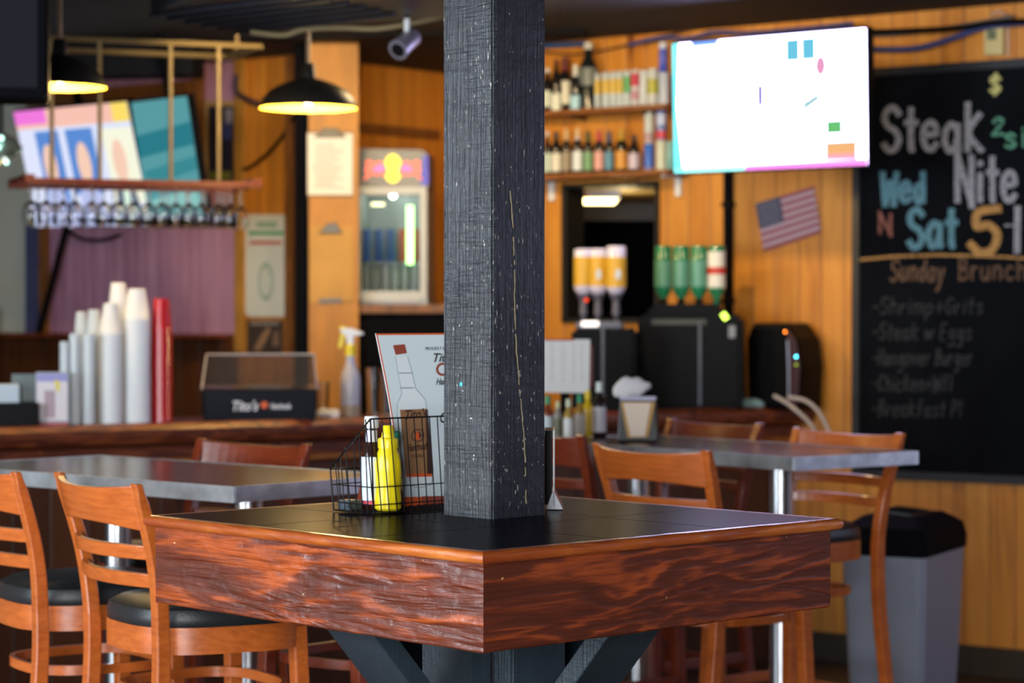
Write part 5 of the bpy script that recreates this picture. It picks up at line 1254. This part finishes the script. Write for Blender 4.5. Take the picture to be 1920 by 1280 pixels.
for cx, cy, cz, sx, sy, sz_ in ((x0 + .012, dpt / 2, zh / 2, .024, dpt, zh), (x1 - .012, dpt / 2, zh / 2, .024, dpt, zh), ((x0 + x1) / 2, dpt - .01, zh / 2, x1 - x0 - .048, .02, zh), ((x0 + x1) / 2, dpt / 2 - .01, .02, x1 - x0 - .048, dpt - .02, .04), ((x0 + x1) / 2, dpt / 2 - .01, zh - .012, x1 - x0 - .048, dpt - .02, .024)): mb.box((cx, cy, cz), (sx, sy, sz_))
mb.build('cabinet', fgrey, fr_)
hd = MB().slab([f2(665, 350), f2(804, 352), f2(803, 288), f2(790, 280), f2(668, 278)], -.005, .28).build('header', mat('fridge_header', (.16, .16, .17), .3), fr_, bevel=.004)
def he(name, pxs, m, l=1): return MB().slab([f2(*q_) for q_ in pxs], -.006 - .0015 * l, -.0052 - .0015 * (l - 1)).build(name, m, hd)
ey = mat('emblem_yellow', (.9, .75, .05), .4, emit=(1, .70, .03), es=.9); er = mat('emblem_red', (.8, .1, .1), .4, emit=(1, .12, .06), es=.75); eb = mat('header_blue', (.03, .03, .3), .4, emit=(.02, .03, .30), es=.7); epk = mat('emblem_pink', (.8, .1, .4), .4, emit=(.85, .10, .38), es=.8)
he('blue_end', [(790, 348), (804, 346), (803, 292), (793, 292)], eb)
he('sun_disc', [(737 + 17 * math.cos(R(a)), 316 + 27 * math.sin(R(a))) for a in range(0, 360, 20)], ey)
for s_ in (-1, 1):
    bull = [(9, 322), (14, 308), (24, 302), (36, 306), (44, 300), (52, 304), (48, 311), (53, 318), (48, 326), (56, 338), (48, 334), (40, 326), (30, 330), (22, 326), (16, 332)]
    he('bull_emblem', [(737 + s_ * x, y) for x, y in (bull if s_ > 0 else bull)], er, 2); he('bull_highlight', [(737 + s_ * x, y) for x, y in ((14, 318), (22, 307), (34, 314), (38, 321), (24, 322))], epk, 3)
# door frame, glass, shelves, cans inside, lit strip
mb = MB(); z1d = zh - .002
for cx, cz, sx, sz_ in ((x0 + .016, z1d / 2 + .01, .032, z1d - .02), (x1 - .016, z1d / 2 + .01, .032, z1d - .02), ((x0 + x1) / 2, z1d - .018, x1 - x0 - .064, .036), ((x0 + x1) / 2, .035, x1 - x0 - .064, .05)): mb.box((cx, -.013, cz), (sx, .024, sz_), bev=.004)
dr_ = mb.build('door', mat('door_silver', (.46, .48, .48), .35), fr_)
MB().box(((x0 + x1) / 2, -.004, z1d / 2), (x1 - x0 - .062, .003, z1d - .07)).build('door_glass', mat('fridge_glass', (.9, .95, .95), .02, trans=1, ior=1.02), dr_)
lin = f2(0, 462)[1]
for z in (lin, lin + .0): pass
zsh = f2(735, 492)[1]
MB().box(((x0 + x1) / 2, .16, zsh), (x1 - x0 - .052, .26, .006)).build('shelf', fgrey, fr_)
MB().box((f2(768, 400)[0], .02, (f2(768, 385)[1] + f2(768, 495)[1]) / 2), (.030, .012, f2(768, 385)[1] - f2(768, 495)[1])).build('light_strip', mat('green_tube', (.6, 1, .4), .4, emit=(.45, 1, .28), es=3.0), fr_)
MB().box((f2(706, 395)[0], .05, f2(706, 382)[1]), (.06, .02, .014)).build('interior_lamp', mat('cream_tube', (1, .95, .6), .4, emit=(1, .9, .5), es=1.8), fr_)
point('fridge_light', Vector(fr_.location) + Vector((.0, .10, zh - .035)), 1.1, (.85, 1, .85), .015)
for row, (zz, n, yt) in enumerate(((zsh + .004, 5, 428), (.046, 6, 490))):
    for i in range(n):
        px = 682 + (774 - 682) * i / (n - 1); cx = f2(px, 450)[0]; H = f2(px, yt)[1] - zz
        if cx > x1 - .05: continue
        col = random.choice([(.10, .20, .50), (.65, .70, .72), (.20, .50, .60), (.55, .62, .58)]) if row else random.choice([(.05, .10, .35), (.5, .52, .5), (.4, .08, .06)])
        o = thing('drink_can', '%s can inside the lit drinks fridge, %s' % ('slim' if row else 'taller', 'on its lower level' if row else 'on its upper shelf'), 'can', Vector(fr_.location) + FP.u * cx + FP.n * .10 + Vector((0, 0, zz)), 0, 'cans on the %s level of the fridge' % ('lower' if row else 'upper'))
        r = .021; MB().lathe([(r * .85, 0), (r, .004), (r, H * .94), (r * .8, H)], 16).build('can_body', cm(col, .3), o, smooth=True)
# boards framing the alcove
trim('trim_7', WB, 597, 235, 815, 252, brownwood, .04)
# items on dark back counter: bottles silhouettes behind spray bottle
for i, (px, yt, w_, lb) in enumerate(((600, 600, 34, 'black square bottle silhouette on the back counter under the clipboards'), (705, 600, 30, 'tall black bottle on the back counter behind the spray bottle'), (755, 600, 34, 'dark bottle on the back counter left of the post'), (795, 590, 30, 'dark bottle on the back counter nearest the post'))):
    pass

# security camera
o = thing('security_camera', 'silver cylindrical security camera hanging from the ceiling left of the post', 'camera', at(763, 62, 8.3), 0)
sil = mat('silver_camera', (.30, .29, .36), .35, metal=.4)
rotc = Matrix.Rotation(R(0), 3, 'Z') @ (Vector((-.42, -.70, -.50)).to_track_quat('Z', 'Y').to_matrix())
MB().lathe([(.030, -.055), (.033, -.05), (.034, .045), (.037, .047), (.037, .060), (.030, .060)], 24, m=rotc, c=(-.003, -.01, -.035), cap=True).build('barrel', sil, o, smooth=True)
MB().lathe([(.0001, .0605), (.026, .0605), (.026, .062)], 24, m=rotc, c=(-.003, -.01, -.035), cap=False).build('lens', blackglass, o)
MB().tube([(0, 0, .0), (0, 0, .05)], .010, 8).build('mount', white, o); MB().box((0, 0, .17), (.012, .012, .25)).build('rod', black, o)
mb = MB(); mb.tube([(0, 0, .05), (0, 0, WZ - o.location.z - .001)], .006, 6); mb.build('ceiling_rod', blackm, o)
# chrome dome lamp far left
o = thing('spotlight', 'grey reflective dome light at far left beside the news screen', 'light', at(2, 292, 10.3), 0)
dm = mat('dome_glass', (.30, .36, .33), .15, metal=.6)
MB().lathe([(.10, -.02), (.095, .03), (.07, .07), (.03, .09), (.0001, .095)], 24, cap=False, m=Matrix.Rotation(R(-35), 3, 'Y')).build('dome', dm, o, smooth=True)
for c_, s_ in (((.022, -.10, .07), .012), ((.010, -.10, .03), .010), ((.045, -.10, -.035), .010), ((-.02, -.10, .045), .010)): MB().lathe([(.0001, -s_), (s_, 0), (.0001, s_)], 10, c=c_, cap=False).build('bulb', mat('cool_bulb', (.6, 1, .9), .4, emit=(.5, 1, .85), es=3), o, smooth=True)
MB().tube([(0, 0, .08), (0, 0, .5)], .01, 6).build('stem', black, o)
# glasses at far left ledge
lw = WL.w(0, .05)
o, f2 = hang('ledge_glass', 'clear glass on the dark ledge at the left edge', 'glass', WL, 8, 600, .12)
MB().lathe([(.045, 1.372 - o.location.z), (.05, 1.372 - o.location.z + .13)], 18, cap=True).build('bowl', clearp, o, smooth=True)
struct(MB().box((0, -.10, 1.36), (6.2, .22, .022), bev=.003).build('trim_8', barnose, loc=WL.w(sb1 - 3.1 - .02), rz=WL.a))

# ================================================================ BIN
pb = G(1734, 1044, .68); o = thing('waste_bin', 'grey slim waste bin with black lid against the right wall', 'bin', (pb.x, pb.y, 0), R(-27.5))
Lx, Ly = .29, .46   # front corner at the right end of the narrow face
def ringb(z, sc_): return [Vector((-Lx * .5 + (x - .5) * Lx * sc_, Ly * .5 + (y - .5) * Ly * sc_, z)) for x, y in ((.06, 0), (.94, 0), (1, .05), (1, .95), (.94, 1), (.06, 1), (0, .95), (0, .05))]
mb = MB()
mb.strip([ringb(.002, .80), ringb(.3, .90), ringb(.69, 1.0)]); mb.build('body', greyp, o, bevel=.004)
mb = MB(); mb.strip([ringb(.675, 1.04), ringb(.72, 1.05), ringb(.765, .98), ringb(.80, .66)]); mb.build('lid', blackm, o, bevel=.006)
mb = MB(); mb.box((-Lx * .5, Ly * .5, .802), (.12, .2, .02), rot=Matrix.Rotation(R(5), 3, 'Y'), bev=.006); mb.build('flap', blackglass, o)
# baseboard
a_ = WM.w(.9); struct(MB().box((2.2, -.011, .06), (4.2, .02, .12), bev=.003).build('baseboard_right', mat('dark_skirting', (.03, .018, .01), .5), loc=(WM.p.x, WM.p.y, 0), rz=WM.a))

# added warm fill lights without fixtures: spots on the walls, one point light
def fill_point(name, loc, e, col=(1, .72, .36)): return point(name, loc, e, col, .12)
def fill_spot(name, loc, target, e, col=(1, .74, .38), ang=75):  # added unseen spotlight that brightens a stretch of wall
    l = bpy.data.lights.new(name, 'SPOT'); l.energy = e; l.color = col; l.spot_size = R(ang); l.spot_blend = .9; l.shadow_soft_size = .06
    o = bpy.data.objects.new(name, l); COL.objects.link(o); o.location = loc; o.rotation_euler = (Vector(target) - Vector(loc)).to_track_quat('-Z', 'Y').to_euler()
fill_spot('fill_spot_shelves', (.1, 8.3, 2.66), WM.w(.75, 0, 2.1), 60, ang=80)
fill_spot('fill_spot_board', (1.2, 7.3, 2.66), WM.w(1.5, 0, 2.1), 36, ang=70)
fill_spot('fill_spot_alcove', (-.3, 8.9, 2.66), (-.75, 11.4, 2.1), 42, ang=70)
fill_spot('fill_spot_left', (-1.0, 8.9, 2.66), WL.w(-.5, 0, 1.9), 55, ang=70)
fill_point('fill_point_bar', (-.3, 9.4, 2.6), 10)  # added unseen warm light to brighten the alcove side
